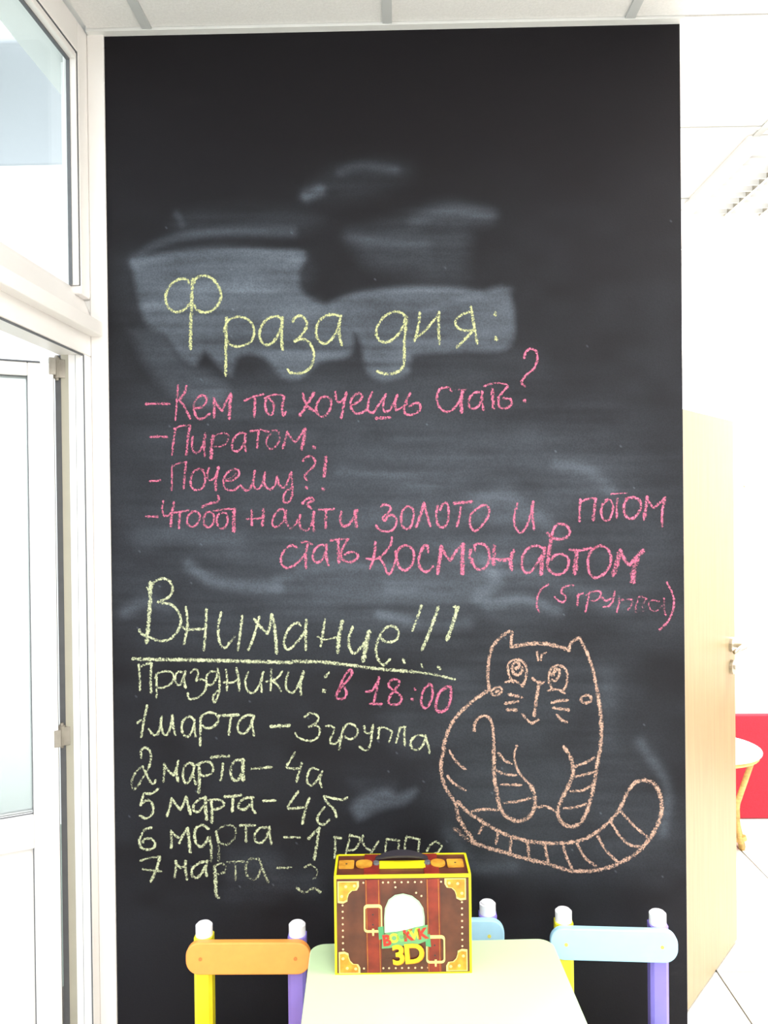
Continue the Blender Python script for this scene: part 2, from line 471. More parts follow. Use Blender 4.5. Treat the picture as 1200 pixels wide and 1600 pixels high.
mx = nt.nodes.new('ShaderNodeMix'); mx.data_type = 'RGBA'
mx.inputs[6].default_value = srgb(20, 18, 22); mx.inputs[7].default_value = srgb(164, 178, 196)
nt.links.new(ml.outputs[0], mx.inputs[0]); nt.links.new(mx.outputs[2], p.inputs['Base Color'])
bp = nt.nodes.new('ShaderNodeBump'); bp.inputs['Strength'].default_value = .25; bp.inputs['Distance'].default_value = .001
nt.links.new(nf.outputs[0], bp.inputs['Height']); nt.links.new(bp.outputs[0], p.inputs['Normal'])
me.materials.append(M_board)
paint = bpy.data.objects.new('chalkboard_paint', me); COL.objects.link(paint); paint.parent = wall_back
paint['label'] = 'matt black chalkboard paint with wiped grey chalk dust'

# chalk sticks to the paint: ribbons with a broken grainy edge
def chalk_mat(name, color):
    m = bpy.data.materials.new(name); m.use_nodes = True; nt = m.node_tree
    p = nt.nodes['Principled BSDF']; p.inputs['Base Color'].default_value = color; p.inputs['Roughness'].default_value = .95
    p.inputs['Specular IOR Level'].default_value = .1
    at = nt.nodes.new('ShaderNodeAttribute'); at.attribute_name = 'press'
    tc = nt.nodes.new('ShaderNodeTexCoord'); n = nt.nodes.new('ShaderNodeTexNoise')
    n.inputs['Scale'].default_value = 330; n.inputs['Detail'].default_value = 2
    nt.links.new(tc.outputs['Object'], n.inputs['Vector'])
    s = nt.nodes.new('ShaderNodeMath'); s.operation = 'ADD'
    g = nt.nodes.new('ShaderNodeMath'); g.operation = 'MULTIPLY_ADD'; g.inputs[1].default_value = 1.9; g.inputs[2].default_value = -.45
    nt.links.new(n.outputs[0], g.inputs[0])
    nt.links.new(at.outputs['Fac'], s.inputs[0]); nt.links.new(g.outputs[0], s.inputs[1])
    r = nt.nodes.new('ShaderNodeMapRange'); r.inputs[1].default_value = .56; r.inputs[2].default_value = 1.14; r.inputs[4].default_value = .97
    nt.links.new(s.outputs[0], r.inputs[0])
    t = nt.nodes.new('ShaderNodeBsdfTransparent'); mx = nt.nodes.new('ShaderNodeMixShader')
    nt.links.new(r.outputs[0], mx.inputs[0]); nt.links.new(t.outputs[0], mx.inputs[1]); nt.links.new(p.outputs[0], mx.inputs[2])
    nt.links.new(mx.outputs[0], nt.nodes['Material Output'].inputs[0])
    return m
CH = {'y': chalk_mat('lime yellow chalk', srgb(200, 204, 150)), 'w': chalk_mat('pale yellow chalk', srgb(202, 208, 170)),
      'p': chalk_mat('pink chalk', srgb(210, 116, 146)), 'o': chalk_mat('peach chalk', srgb(196, 162, 144))}
layer = [0]
def chalk(label, colour, blocks):
    """blocks: (ox, oy, scale, default width px, press, 'stroke ; stroke ; ...')
    stroke: 'w=6 f=.5 x,y x,y | x,y ...'"""
    V, Fc, A = [], [], []
    for ox, oy, sc, w0, pr0, txt in blocks:
        for st in txt.split(';'):
            st = st.strip()
            if not st: continue
            w, pr = w0, pr0
            for piece in st.split('|'):
                pts = []
                for tok in piece.split():
                    if tok.startswith('w='): w = float(tok[2:])
                    elif tok.startswith('f='): pr = float(tok[2:])
                    else:
                        x, y = tok.split(','); pts.append((ox + float(x) / sc, oy + float(y) / sc))
                if len(pts) == 1: pts = [(pts[0][0] - .8, pts[0][1] - 1.2), (pts[0][0] + .8, pts[0][1] + 1.2)]
                C = catmull(pts, 2.2); N = len(C)
                layer[0] += 1; yy = -.0013 - (layer[0] % 40) * .00001
                tl = .35 * w                                    # round ends
                C = [np.array(c) for c in C]
                t0 = C[0] - C[1]; t0 = t0 / (np.linalg.norm(t0) + 1e-9); t1 = C[-1] - C[-2]; t1 = t1 / (np.linalg.norm(t1) + 1e-9)
                C = [C[0] + t0 * tl] + C + [C[-1] + t1 * tl]; N = len(C)
                base = len(V)
                ph = random.random() * 10
                for k, c in enumerate(C):
                    t = C[min(k + 1, N - 1)] - C[max(k - 1, 0)]; t = t / (np.linalg.norm(t) + 1e-9)
                    nrm = np.array((-t[1], t[0]))
                    wv = (1.42 if colour == 'o' else 1.28) * w * (1 + .12 * math.sin(k * .9 + ph) + .07 * math.sin(k * 2.3 + ph * 2)) * .38
                    endf = .35 if k in (0, N - 1) else 1.0
                    for s, a in ((-1, -.05), (-.62, .30), (0, .42), (.62, .30), (1, -.05)):
                        q = c + nrm * s * wv * endf
                        P = on_y(q[0], q[1], yy); V.append((P.x, yy, P.z))
                        A.append((a if endf == 1 else a - .15) + (pr - .8) * .9 + .07 * math.sin(k * .37 + ph))
                for k in range(N - 1):
                    for s in range(4):
                        i0 = base + k * 5 + s
                        Fc.append((i0, i0 + 5, i0 + 6, i0 + 1))
    me = bpy.data.meshes.new('chalk_writing'); me.from_pydata(V, [], Fc)
    at = me.attributes.new('press', 'FLOAT', 'POINT'); at.data.foreach_set('value', A)
    me.materials.append(CH[colour])
    nm = 'chalk_drawing' if 'cat' in label else 'chalk_writing'
    o = bpy.data.objects.new(nm, me); COL.objects.link(o); o.parent = wall_back; o['label'] = label
    return o

B1 = (200, 400, 3.75); B2 = (500, 400, 3.0); B3 = (220, 590, 3.75); B4 = (500, 570, 3.158); B5 = (220, 760, 3.529)
B6 = (540, 760, 4.615); B7 = (780, 760, 4.0); B8 = (200, 890, 4.2857); B9 = (460, 920, 4.2857); B10 = (200, 1100, 4.615)
B11 = (440, 1090, 4.615); B12 = (200, 1230, 4.615); B13 = (430, 1220, 4.2857); B14 = (680, 970, 3.158); B15 = (680, 1160, 3.158)

chalk('yellow chalk heading Фраза дня:', 'y', [
 (*B1, 5.0, .9, """357,160 350,140 320,133 280,145 245,175 222,225 225,275 245,310 280,328 315,322 345,300 368,270 ;
 w=6 378,135 375,200 372,300 368,400 366,545 ;
 385,160 400,130 440,115 490,130 525,170 545,220 538,265 510,305 470,328 430,328 400,312 388,285 ;
 w=5.6 577,360 575,440 574,520 573,600 572,700 ; w=4.5 563,445 570,410 590,375 640,357 690,365 725,395 740,445 725,495 690,520 640,530 600,520 582,495 ;
 905,375 880,355 840,358 805,380 780,415 770,460 785,505 815,522 850,505 880,460 900,410 ; w=6 905,360 900,430 900,490 906,550 ;
 965,388 975,365 1005,350 1035,365 1048,395 1040,430 1010,470 975,500 | 975,500 1020,487 1060,505 1085,550 1088,600 1070,650 1030,682 990,688 955,685 935,665"""),
 (*B2, 5.2, .85, """98,285 70,275 35,278 0,300 -18,345 -10,390 15,410 45,400 75,360 92,310 ; 98,280 90,330 92,380 103,418 ;
 400,285 380,265 340,262 295,290 268,335 265,370 285,400 320,402 360,375 390,330 400,295 ; w=5.6 407,285 400,350 395,420 395,480 388,520 360,545 310,553 268,540 ;
 468,265 462,320 452,365 442,400 ; w=4.5 448,385 490,352 530,305 555,272 ; 558,262 556,340 560,412 ;
 w=4.5 710,262 680,268 645,290 635,315 650,340 690,350 715,345 ; 708,238 718,300 728,360 738,410 ; 715,350 690,380 642,428 ;
 w=8.5 822,266 822,274 ; w=9 824,384 826,391""")])
chalk('pink chalk line Кем ты хочешь стать?', 'p', [
 (*B3, 4.4, .85, """30,155 100,152 170,155 ; w=3.6 218,45 212,120 208,180 203,250 ; 268,48 255,90 225,130 ; 225,130 255,170 290,240 ;
 312,180 350,175 380,150 385,120 365,105 335,115 315,150 312,190 330,235 360,240 405,212 ;
 w=5 428,120 430,180 430,235 ; 430,130 455,170 475,195 | 475,195 500,140 525,100 ; w=6.2 528,95 522,170 518,240 ;
 w=4 608,135 660,112 720,98 ; w=5 668,115 668,170 665,230 ; 735,125 728,160 740,205 765,218 778,190 775,150 750,120 ; w=3.6 725,120 770,102 820,100 840,115 ; 840,110 832,150 828,200 838,222 850,200 ;
 w=5.2 950,95 960,135 985,175 1015,195 ; w=5.6 1015,90 990,130 960,180 930,222 ; 1050,125 1030,160 1030,200 1055,228 1090,215 1112,175 1115,135 1090,110 1050,120"""),
 (*B4, 4.4, .85, """76,132 78,165 95,185 128,160 ; w=5.2 130,135 118,190 105,262 ;
 150,200 185,185 208,160 195,140 170,150 152,180 155,215 175,240 210,235 235,215 ;
 258,135 240,180 238,225 262,238 | 262,238 295,190 325,145 | 325,145 312,190 318,230 345,225 | 345,225 365,185 382,148 | 382,148 370,190 375,225 ; w=3.5 375,225 400,212 430,192 ; w=6 278,264 345,260 ;
 445,140 425,180 415,220 425,245 460,245 490,225 495,200 475,188 440,205 ;
 650,130 630,112 595,118 578,150 582,195 605,225 640,230 670,205 695,165 ; w=3.6 f=.6 670,122 725,125 ; w=6.5 702,130 697,180 698,235 ;
 795,135 765,138 738,165 735,200 755,218 785,200 800,160 ; w=5 800,130 798,180 808,222 ;
 w=4 f=.75 810,105 860,90 915,95 928,110 ; w=6.6 f=.75 850,120 852,160 855,218 ; 925,108 905,130 880,160 ; 880,160 885,205 915,215 945,195 940,170 905,165 ; w=6 1010,177"""),
 (*B2, 4.6, .85, "957,478 965,450 990,435 1015,450 1018,490 1000,530 970,555 945,590 962,612")])
chalk('pink chalk line Пиратом.', 'p', [(*B3, 4.2, .78, """55,348 105,345 155,348 ; 205,295 192,370 182,452 ; w=3.6 195,300 240,282 290,280 ; w=5 288,280 275,360 268,455 ;
 305,345 300,390 310,435 340,435 365,390 376,330 ; w=5 378,325 372,390 375,460 ; w=6.5 425,340 415,400 412,475 ; w=3.6 f=.62 410,365 440,335 490,325 515,345 500,385 460,405 420,405 ;
 610,325 580,325 550,350 535,390 540,425 570,430 600,395 615,345 ; w=5 612,325 610,380 615,430 ; w=4 640,315 700,308 750,318 ; w=5 690,320 685,370 682,410 ;
 f=.62 765,325 740,355 738,395 765,418 800,390 815,345 800,312 770,310 ; 858,315 845,370 832,415 ; 858,320 885,360 905,380 | 905,380 935,340 962,300 ; w=7 963,300 955,360 942,420 ; w=6 1015,408""")])
chalk('pink chalk line Почему?!', 'p', [(*B3, 4.2, .8, """52,608 115,602 ; w=3.8 185,515 182,590 180,660 ; w=3.4 185,520 225,500 268,495 ; 265,495 258,570 250,650 ;
 345,535 310,550 292,600 300,645 335,660 365,640 378,590 365,545 340,535 ; 400,530 388,570 400,600 430,590 450,550 ; w=5.4 455,525 440,600 440,660 ;
 490,605 540,600 575,570 570,540 535,540 500,565 485,610 495,650 540,660 585,630 ; w=3.4 f=.6 500,595 535,585 560,560 ;
 585,630 605,655 630,660 652,625 668,545 | 668,545 660,620 680,655 710,630 728,555 | 728,555 725,625 760,655 790,620 800,575 | 800,575 812,630 845,640 880,555 ; 882,550 885,620 888,680 870,725 842,730 835,705 855,660 885,650 ;
 950,490 965,468 1000,462 1022,490 1010,525 975,555 960,580 975,600 ; w=5 970,645 ; w=6.5 1085,465 1080,520 1072,580 ; w=6.5 1068,652""")])
chalk('pink chalk line Чтобы найти золото и потом', 'p', [
 (*B5, 4.2, .82, """25,165 95,167 ; 125,80 118,125 130,160 160,155 180,120 ; w=5.4 182,88 172,150 165,220 ; 185,145 235,138 265,132 ; w=4.8 215,145 210,230 ;
 285,140 260,165 258,205 285,222 315,200 325,160 305,138 280,140 ; 365,140 348,170 350,210 375,225 400,200 402,160 380,140 360,145 ; w=4.4 335,115 355,105 385,92 415,88 430,75 425,50 ;
 430,150 418,185 430,225 460,230 478,195 472,150 445,145 ; w=3.6 400,135 470,125 520,125 ; w=7 515,125 512,190 512,250 ;
 w=3.4 580,180 645,178 ; w=4.5 612,130 612,215 ; w=3.4 645,178 672,172 ; w=5.2 675,125 675,170 670,215 ;
 800,150 780,125 750,140 728,180 728,215 750,222 780,200 800,150 ; f=.7 800,130 800,190 825,230 845,220 868,180 ; f=.72 880,155 875,200 885,235 915,240 940,215 950,150 ; w=5.2 955,140 950,200 955,245 ; w=4.6 890,95 915,70 950,62 950,78 920,92 925,110 940,122 ;
 w=4.5 980,130 1065,125 ; w=5 1022,130 1020,180 1018,228 ; w=5 1105,140 1100,180 1110,215 1140,215 1170,180 1195,130"""),
 (*B6, 4.4, .86, """w=6.5 68,175 70,230 80,290 ; 255,148 275,130 310,138 325,160 305,195 275,215 265,235 285,245 300,220 335,205 365,235 362,280 330,318 280,325 240,310 220,280 ;
 440,148 410,180 400,230 410,285 440,308 470,290 488,230 490,180 470,150 440,145 ; w=5.6 565,120 550,170 530,240 508,290 ; 568,130 585,200 612,288 ;
 665,135 655,190 658,255 680,290 715,290 740,240 742,170 735,125 710,120 690,145 682,170 ; w=5.4 780,122 912,110 ; 832,150 820,220 802,290 ;
 940,165 905,200 895,260 910,305 940,320 975,290 1015,240 1035,190 1025,145 990,135 950,160"""),
 (*B7, 4.4, .82, """115,105 95,180 100,250 130,288 165,260 195,180 210,95 ; w=5 212,95 208,180 218,268 ; 508,80 502,150 502,218 ; 508,95 560,78 605,75 ; w=5.4 603,75 595,140 588,210 ;
 680,85 645,115 638,170 655,208 685,210 705,170 712,120 690,85 665,85 ; w=3 f=.7 698,48 800,42 ; 738,75 735,130 735,195 ; w=5 800,75 780,120 785,175 820,202 860,180 885,130 875,85 835,68 795,75 ;
 w=6 925,65 918,130 905,205 ; 925,75 950,120 968,135 | 968,135 1000,105 1038,70 ; w=5 1038,70 1020,150 1018,250""")])
chalk('pink chalk line стать космонавтом', 'p', [
 (*B5, 4.6, .84, """860,335 830,325 800,345 775,385 778,430 805,450 845,435 885,400 908,370 ; w=4 885,310 910,305 945,320 ; w=5 920,320 910,380 910,450 ;
 1020,325 985,325 955,355 950,400 975,420 1005,395 1022,345 ; w=5 1025,320 1022,380 1035,435 ; w=4 1045,298 1100,290 1145,292 ; w=5.4 1088,300 1090,360 1092,420 ; 1145,292 1120,330 1105,360 1110,400 1150,418 1190,400 1195,375 1160,360 1125,375"""),
 (*B6, 5.0, .88, """215,400 210,470 195,540 175,590 ; w=4.2 335,365 325,420 280,480 240,515 195,525 150,520 ; w=4.4 245,515 275,560 300,622 320,630 345,580 362,520 362,465 ;
 365,480 400,435 440,425 480,450 492,500 480,560 440,602 400,595 375,550 365,490 ; 595,475 590,430 570,425 545,465 528,520 535,580 570,615 605,605 630,575 ;
 w=6.6 690,430 680,520 662,630 ; 690,430 725,500 755,535 | 755,535 795,470 840,420 ; w=7.4 848,415 842,520 842,630 ;
 w=6 f=.7 905,450 895,500 910,560 ; 935,465 930,425 965,412 1010,425 1035,480 1030,545 1000,590 960,600 925,570 910,520 ; w=7 f=.75 1070,430 1070,500 1065,565 ; w=4 1050,520 1110,525 1180,520"""),
 (*B7, 5.0, .85, """0,462 45,462 70,452 ; w=7 90,400 75,440 72,480 78,520 ; 275,385 230,370 185,385 150,430 142,490 155,530 185,540 225,500 265,430 ; w=7.4 f=.78 285,385 270,460 260,550 ;
 300,290 330,320 380,330 430,310 440,280 420,245 370,235 345,260 325,320 310,400 300,470 310,520 350,550 400,540 430,500 430,450 395,425 350,430 325,460 ; w=7 f=.7 325,330 312,400 308,470 ;
 440,395 500,400 575,385 ; w=9 f=.76 485,405 478,480 472,545 ; 600,380 565,420 555,480 565,540 600,572 650,550 690,500 698,440 675,390 630,370 600,385 ;
 w=9 f=.76 755,400 740,470 710,555 ; w=7 760,405 785,460 815,490 ; w=7.5 815,490 860,440 900,400 ; w=10 f=.78 862,450 842,520 835,600""")])
chalk('small pink chalk note (5 группа)', 'p', [(*B7, 3.8, .78, """308,612 265,640 240,690 235,745 250,785 ; 465,618 430,620 395,635 | 395,635 385,665 | 385,665 410,680 415,705 395,725 365,710 345,690 ;
 495,670 488,745 ; 488,685 525,665 ; 565,660 555,710 538,785 ; 545,680 580,660 625,655 635,680 610,710 575,715 ; 640,690 665,715 700,700 ; 722,655 712,710 690,745 650,755 ;
 f=.66 750,700 748,740 735,785 ; f=.66 745,715 790,705 835,708 | 835,708 825,745 805,770 ; f=.62 870,710 855,745 855,788 ; f=.62 860,700 880,690 920,700 | 920,700 895,750 900,780 ;
 w=3.4 f=.62 1000,720 960,710 935,735 945,770 985,775 1020,745 ; f=.66 1030,700 1030,750 1040,805 ; w=4.4 1048,600 1075,650 1092,710 1085,780 1050,850 1000,898""")])
chalk('pale yellow chalk heading Внимание!!!, underlined', 'w', [
 (*B8, 4.8, .88, """w=7 150,85 148,200 140,330 125,490 ; w=3.4 125,120 150,150 ; 155,130 175,85 225,60 275,75 298,120 290,165 255,195 200,218 | 225,225 280,230 325,265 352,320 350,370 320,430 270,470 210,478 150,455 90,430 75,400 ;
 388,250 398,340 395,400 375,500 ; 365,385 400,400 515,398 ; 525,262 520,400 508,540 ; 625,285 608,360 605,440 620,500 650,525 680,490 | f=.7 680,490 715,450 ; 765,310 752,420 735,540 ;
 880,315 860,390 835,470 805,540 ; 845,330 880,375 935,430 | 935,430 955,360 960,305 ; w=6 962,300 980,380 990,470 995,560 ; 1155,375 1135,355 1090,380 1055,440 1045,500 1070,535 1110,510 1160,450 1190,395"""),
 (*B8, 6.4, .86, "32,598 200,602 500,606 800,615 1100,622"),
 (*B9, 6.2, .80, "-15,485 200,492 400,515 600,540 800,555 ; w=4.6 f=.74 790,554 940,575 1075,608"),
 (*B9, 4.8, .84, """w=5.6 80,205 75,300 78,408 ; w=5 205,205 190,300 175,385 ; w=3.6 155,320 200,340 280,325 ; w=7 322,215 300,310 290,425 ;
 w=5.4 390,255 365,330 370,395 400,432 440,400 480,350 ; w=8 500,285 480,380 460,485 ; 575,310 600,350 650,355 690,330 695,280 660,250 615,260 585,290 ; 578,305 550,370 548,430 565,480 600,510 640,470 ;
 w=5.5 728,472 738,498 ; w=4 f=.7 848,505 862,535 ; w=6 962,522 975,538 ; w=4.8 850,110 825,190 790,280 ; w=6 965,120 915,260 855,410 ; w=7 1092,122 1065,220 1020,345 ; w=5 1068,120 1100,122""")])
chalk('pale yellow chalk word Праздники:', 'w', [(*B8, 4.0, .84, """72,635 78,720 80,810 ; 75,660 110,635 158,628 ; w=4.6 158,628 152,730 155,825 ; 190,700 192,780 190,860 ; 180,730 200,695 250,680 295,690 305,730 280,770 230,790 195,790 ;
 370,690 335,685 315,720 325,765 350,770 370,720 ; w=5 385,680 375,730 385,790 ; 420,690 450,665 470,690 455,745 | 455,745 490,735 525,755 515,810 470,855 410,865 400,825 ;
 590,685 550,685 525,720 530,765 560,770 590,730 600,680 ; 600,660 612,730 610,820 580,890 570,850 600,810 ; 655,670 665,740 660,810 ; 640,755 700,755 740,730 ; w=5 725,660 740,730 745,810 ;
 805,685 785,750 800,810 840,825 880,770 900,690 ; 908,685 895,750 895,820 ; 960,665 958,740 955,810 ; 925,750 960,745 ; 1035,680 1000,725 965,745 | 965,745 1000,770 1025,815 ;
 1075,685 1058,750 1065,805 1110,820 1150,750 1175,680 ; w=5 1180,685 1155,760 1160,840"""), (*B9, 5, .85, "w=6 228,562 205,590 ; w=7 198,683")])
chalk('pink chalk time в 18:00', 'p', [(*B9, 4.6, .86, """300,690 310,640 340,580 375,540 385,565 360,610 325,645 295,680 280,720 300,738 335,730 350,695 335,660 ; 480,690 520,680 545,645 568,590 | 568,590 550,680 530,765 ; 505,770 585,772 ;
 705,625 680,605 645,615 630,645 655,675 695,700 718,735 700,770 655,775 630,760 640,720 670,680 700,640 ; w=4 808,672 ; w=5 790,742 ; 905,640 870,670 850,730 855,780 880,800 905,770 925,710 920,650 900,635 ;
 w=5.4 1020,660 975,690 950,760 950,810 990,822 1030,790 1048,720 1045,660 1015,655""")])
chalk('pale yellow chalk line 1 марта - 3 группа', 'w', [(*B10, 4.6, .88, """138,10 115,120 95,240 ; w=3.8 65,138 95,115 ; 150,180 175,215 205,225 225,190 245,90 | 240,100 240,160 255,215 285,215 310,150 320,80 | 320,80 325,150 340,225 ;
 480,120 450,90 410,105 388,150 395,210 430,235 465,190 480,130 ; 480,110 478,170 488,235 ; 525,95 522,200 520,300 ; 520,130 530,90 580,62 635,75 652,115 620,160 570,175 535,155 ;
 w=5.4 655,85 730,80 800,78 ; 745,85 735,150 728,222 ; 905,85 860,80 815,110 792,155 800,200 835,215 870,180 900,110 ; 908,85 895,150 910,230 ; w=6 1030,162 1165,155"""),
 (*B11, 4.2, .82, """165,140 200,115 245,120 265,150 245,185 195,210 | 195,210 250,200 275,230 265,280 220,310 160,305 110,280 100,255 ; 320,205 360,205 380,230 365,270 350,300 355,330 400,325 430,270 450,220 ;
 450,215 430,290 415,380 ; 445,220 480,190 525,200 550,240 530,285 490,300 455,280 ; 595,205 605,250 640,255 660,200 | 660,195 650,270 640,340 610,380 560,355 ; 705,225 695,300 ; w=3.6 690,220 740,215 800,245 | 800,245 775,320 ;
 855,215 840,270 825,325 ; 850,215 895,210 | 890,210 885,280 890,345 ; w=4.6 1035,280 985,270 940,300 930,345 960,375 1000,365 1030,320 1040,275 ; 1035,270 1055,340 1068,400""")])
chalk('pale yellow chalk line 2 марта - 4а', 'w', [(*B10, 4.4, .84, """95,390 95,340 120,315 155,335 165,390 150,460 ; f=.68 150,460 110,530 70,590 40,615 25,580 40,520 75,470 105,450 ; 105,450 130,500 160,560 185,575 200,550 ;
 262,430 262,490 255,560 ; 265,440 300,490 330,515 | 330,515 350,460 362,410 ; w=5 362,410 350,490 362,560 ; w=5 475,440 440,425 405,460 395,520 415,570 445,550 470,490 ; 480,440 470,510 490,580 ;
 w=6 510,430 515,530 510,640 ; 490,440 540,420 590,420 615,460 600,500 550,520 520,505 ; w=6 f=.78 600,385 660,378 728,375 ; w=5 685,430 680,490 668,550 ; w=5 820,405 780,405 750,440 740,490 755,540 790,550 820,500 830,430 ; w=7 830,400 828,480 830,550 ; w=5 f=.76 890,468 1035,455"""),
 (*B11, 4.2, .84, "95,395 65,450 35,500 80,512 135,510 ; w=5 145,470 125,540 108,605 ; 265,520 215,510 190,550 185,610 215,635 250,605 280,550 ; 295,530 275,590 290,650")])
chalk('pale yellow chalk line 5 марта - 4б', 'w', [(*B12, 4.6, .88, """220,10 170,45 115,45 | 115,45 100,95 90,130 | 95,125 130,95 165,105 182,150 170,200 130,225 85,205 ; 315,80 300,150 280,210 ; 315,80 350,130 380,165 | 380,165 405,110 420,65 ; w=5.4 420,65 435,130 450,195 ;
 555,75 510,90 475,130 475,170 510,175 545,130 ; w=6 560,70 560,150 568,235 ; w=5.6 600,100 605,180 605,255 ; 580,95 630,88 680,100 690,130 650,155 610,160 ; w=5 695,68 760,65 820,55 ; w=5.4 755,70 755,120 752,175 ;
 w=5 905,75 850,78 805,110 800,150 840,160 880,125 ; 895,90 895,150 920,185 ; 975,98 1065,96"""),
 (*B11, 4.6, .86, "120,675 75,740 45,795 100,798 160,790 ; w=5.2 200,725 170,810 150,910 ; 475,720 440,735 390,730 305,712 | 305,712 330,760 365,790 385,820 395,860 ; 310,790 270,840 258,885 285,915 320,905 345,880")])
chalk('pale yellow chalk line 6 марта - 1 группа', 'w', [(*B12, 4.6, .86, """170,290 120,310 90,360 82,400 100,440 150,450 190,430 192,395 160,370 120,375 105,400 ; 310,315 315,380 312,440 ; 310,320 350,355 372,362 ; 368,405 400,340 430,295 ; w=6 430,295 440,380 450,470 ;
 w=5.4 580,300 540,275 495,290 480,340 490,400 525,430 560,400 580,360 ; w=6 f=.72 585,355 600,430 600,530 ; w=5.4 635,320 650,390 ; w=5.6 f=.60 650,390 655,460 652,530 ; w=5 f=.58 640,320 680,285 740,275 778,310 765,370 720,410 680,410 650,380 ;
 w=5 808,275 915,275 ; 850,280 852,340 852,392 ; 1000,290 950,295 915,340 920,390 960,400 1000,360 1015,300 ; 1020,285 1022,350 1035,410"""),
 (*B13, 4.2, .82, """60,378 165,380 ; w=5.4 220,390 260,350 295,315 | 295,315 280,420 260,530 ; 400,375 402,430 398,520 ; w=5 395,378 445,385 ; 500,360 490,420 465,520 ; 500,365 560,380 565,410 530,460 490,465 ;
 590,365 580,400 610,450 640,465 ; 690,405 670,440 630,505 ; 745,390 740,440 740,510 ; 745,390 830,400 | 830,400 820,500 ; 880,370 870,420 868,500 ; 880,375 930,385 970,395 | 965,395 955,500 ; 1075,405 1040,430 1015,470 ; 1075,405 1115,435 1085,480 1050,495""")])
chalk('smudged pale chalk line 7 марта - 2', 'w', [(*B12, 4.6, .86, """w=4.2 f=.74 90,530 160,510 230,500 ; w=5.6 230,500 205,590 165,680 ; f=.76 105,590 170,600 245,605 ; 345,530 345,590 335,650 ; 345,540 370,575 395,575 415,540 ; w=5.4 415,530 415,600 425,665 ;
 w=5 570,535 520,545 470,580 460,630 490,655 530,620 565,560 ; 575,530 560,590 568,640 ; w=6.4 625,570 632,680 635,770 655,795 ; f=.62 625,570 670,550 705,570 695,610 650,630 ; f=.60 715,540 835,535 ; f=.64 770,550 775,610 775,670 ;
 w=5 f=.60 940,515 880,520 850,570 860,640 900,665 940,640 960,570 ; f=.72 945,515 975,600 1010,685 ; w=4.4 f=.62 1075,582 1185,578"""),
 (*B13, 4.4, .76, "195,580 235,558 ; f=.62 w=3.2 235,558 275,590 280,630 250,665 ; f=.72 w=5 145,715 180,745 210,745 260,720 305,748")])
chalk('peach chalk drawing of a sitting striped cat', 'o', [
 (*B14, 5.0, .84, """375,130 376,90 380,52 ; w=5.6 365,50 320,85 285,125 268,180 260,240 262,300 268,340 ; w=6.2 268,340 200,385 130,445 85,500 55,570 38,630 ;
 w=6.4 375,130 450,115 530,112 600,125 665,145 ; w=5.6 660,145 670,110 710,82 ; w=5.4 712,82 750,160 780,250 800,350 ; w=6.6 800,350 815,450 820,550 815,640 ;
 w=4 502,150 508,195 ; w=4 520,195 528,165 548,158 ; w=4.4 385,305 365,270 360,220 385,195 420,195 448,225 450,270 435,315 ; w=4 345,305 390,295 435,325 ; w=5.6 395,238 415,225 405,205 385,215 380,245 400,268 425,255 430,230 ;
 w=4.4 575,335 560,290 570,240 605,220 640,235 652,275 645,320 635,340 ; w=4 555,345 600,338 640,358 ; w=7 578,268 590,245 605,240 ; w=4.5 612,240 612,270 590,298 575,290 ;
 480,282 500,300 530,308 540,300 ; w=5.4 515,300 500,380 488,470 ; w=4.4 430,460 455,490 480,505 512,485 ; 362,362 430,378 ; 345,408 380,402 412,398 ; w=5.6 355,440 402,440 ;
 575,405 610,395 655,392 ; 582,428 620,435 660,440 ; 600,465 625,490 650,500 ; w=4 300,330 278,345 285,365 310,365 330,345 320,328 300,328 ; w=5 298,350 312,345 ; w=5 745,368 722,378 724,398 745,405 768,395 766,372 742,366 ;
 w=5 192,545 195,510 215,478 250,470 278,500 288,570 290,640"""),
 (*B15, 5.6, .82, """w=6 48,30 30,90 30,150 45,210 70,255 100,300 ; w=7 f=.78 100,300 115,370 150,430 200,500 ; w=6.6 816,30 800,100 785,200 765,290 730,380 680,415 630,400 605,350 620,290 655,220 680,150 670,80 635,20 ;
 w=6.6 289,30 290,80 292,170 305,250 320,320 350,365 410,388 460,370 490,320 490,260 470,210 ; w=4.2 470,210 430,170 400,120 390,60 403,15 ;
 w=4.4 310,50 345,90 378,105 ; w=4.4 300,135 340,155 400,162 ; w=4.4 325,208 425,210 ; w=4.6 340,298 400,292 470,275 ; w=4.6 690,120 740,100 788,75 ; w=4.6 690,170 740,158 785,145 ; w=4.6 665,240 720,238 775,212 ; w=4.6 635,325 690,320 745,303 ;
 w=4.6 70,40 100,90 150,135 ; w=4.6 60,165 90,200 150,238 ; w=5 180,340 250,330 310,335 ; w=4.4 505,320 545,315 595,340 ;
 w=6.2 110,290 150,335 200,370 280,420 350,455 450,485 550,497 650,495 740,475 820,425 880,370 920,310 945,250 985,200 1030,185 ; w=7 1030,185 1080,205 1110,260 1118,330 1100,400 1060,475 ; w=6.6 1060,475 1000,540 920,590 830,625 740,635 650,630 560,600 450,575 350,545 260,520 200,500 ; w=8 f=.62 200,500 150,470 95,425 ;
 w=5 240,405 215,450 ; w=5 310,445 300,500 ; w=5 375,475 370,545 ; w=5 455,490 465,575 ; w=5 540,505 560,600 ; w=5 630,500 650,570 680,630 ; w=5 700,500 740,570 795,612 ; w=5 800,460 840,530 900,590 ; w=4.6 865,390 910,460 960,505 1015,515 ; w=4.6 915,340 980,410 1055,475""")])

# white corner trim left of the black paint
trim = struct('trim_1', 'white vertical trim between the glazing and the black wall', M_upvc, XL, XC, -.008, .0, 0, CEIL - .004, bevel=.002)
struct('baseboard_back', 'dark skirting under the black wall', M_board, XC, XR - .001, -.012, 0, 0, .07, bevel=.002)

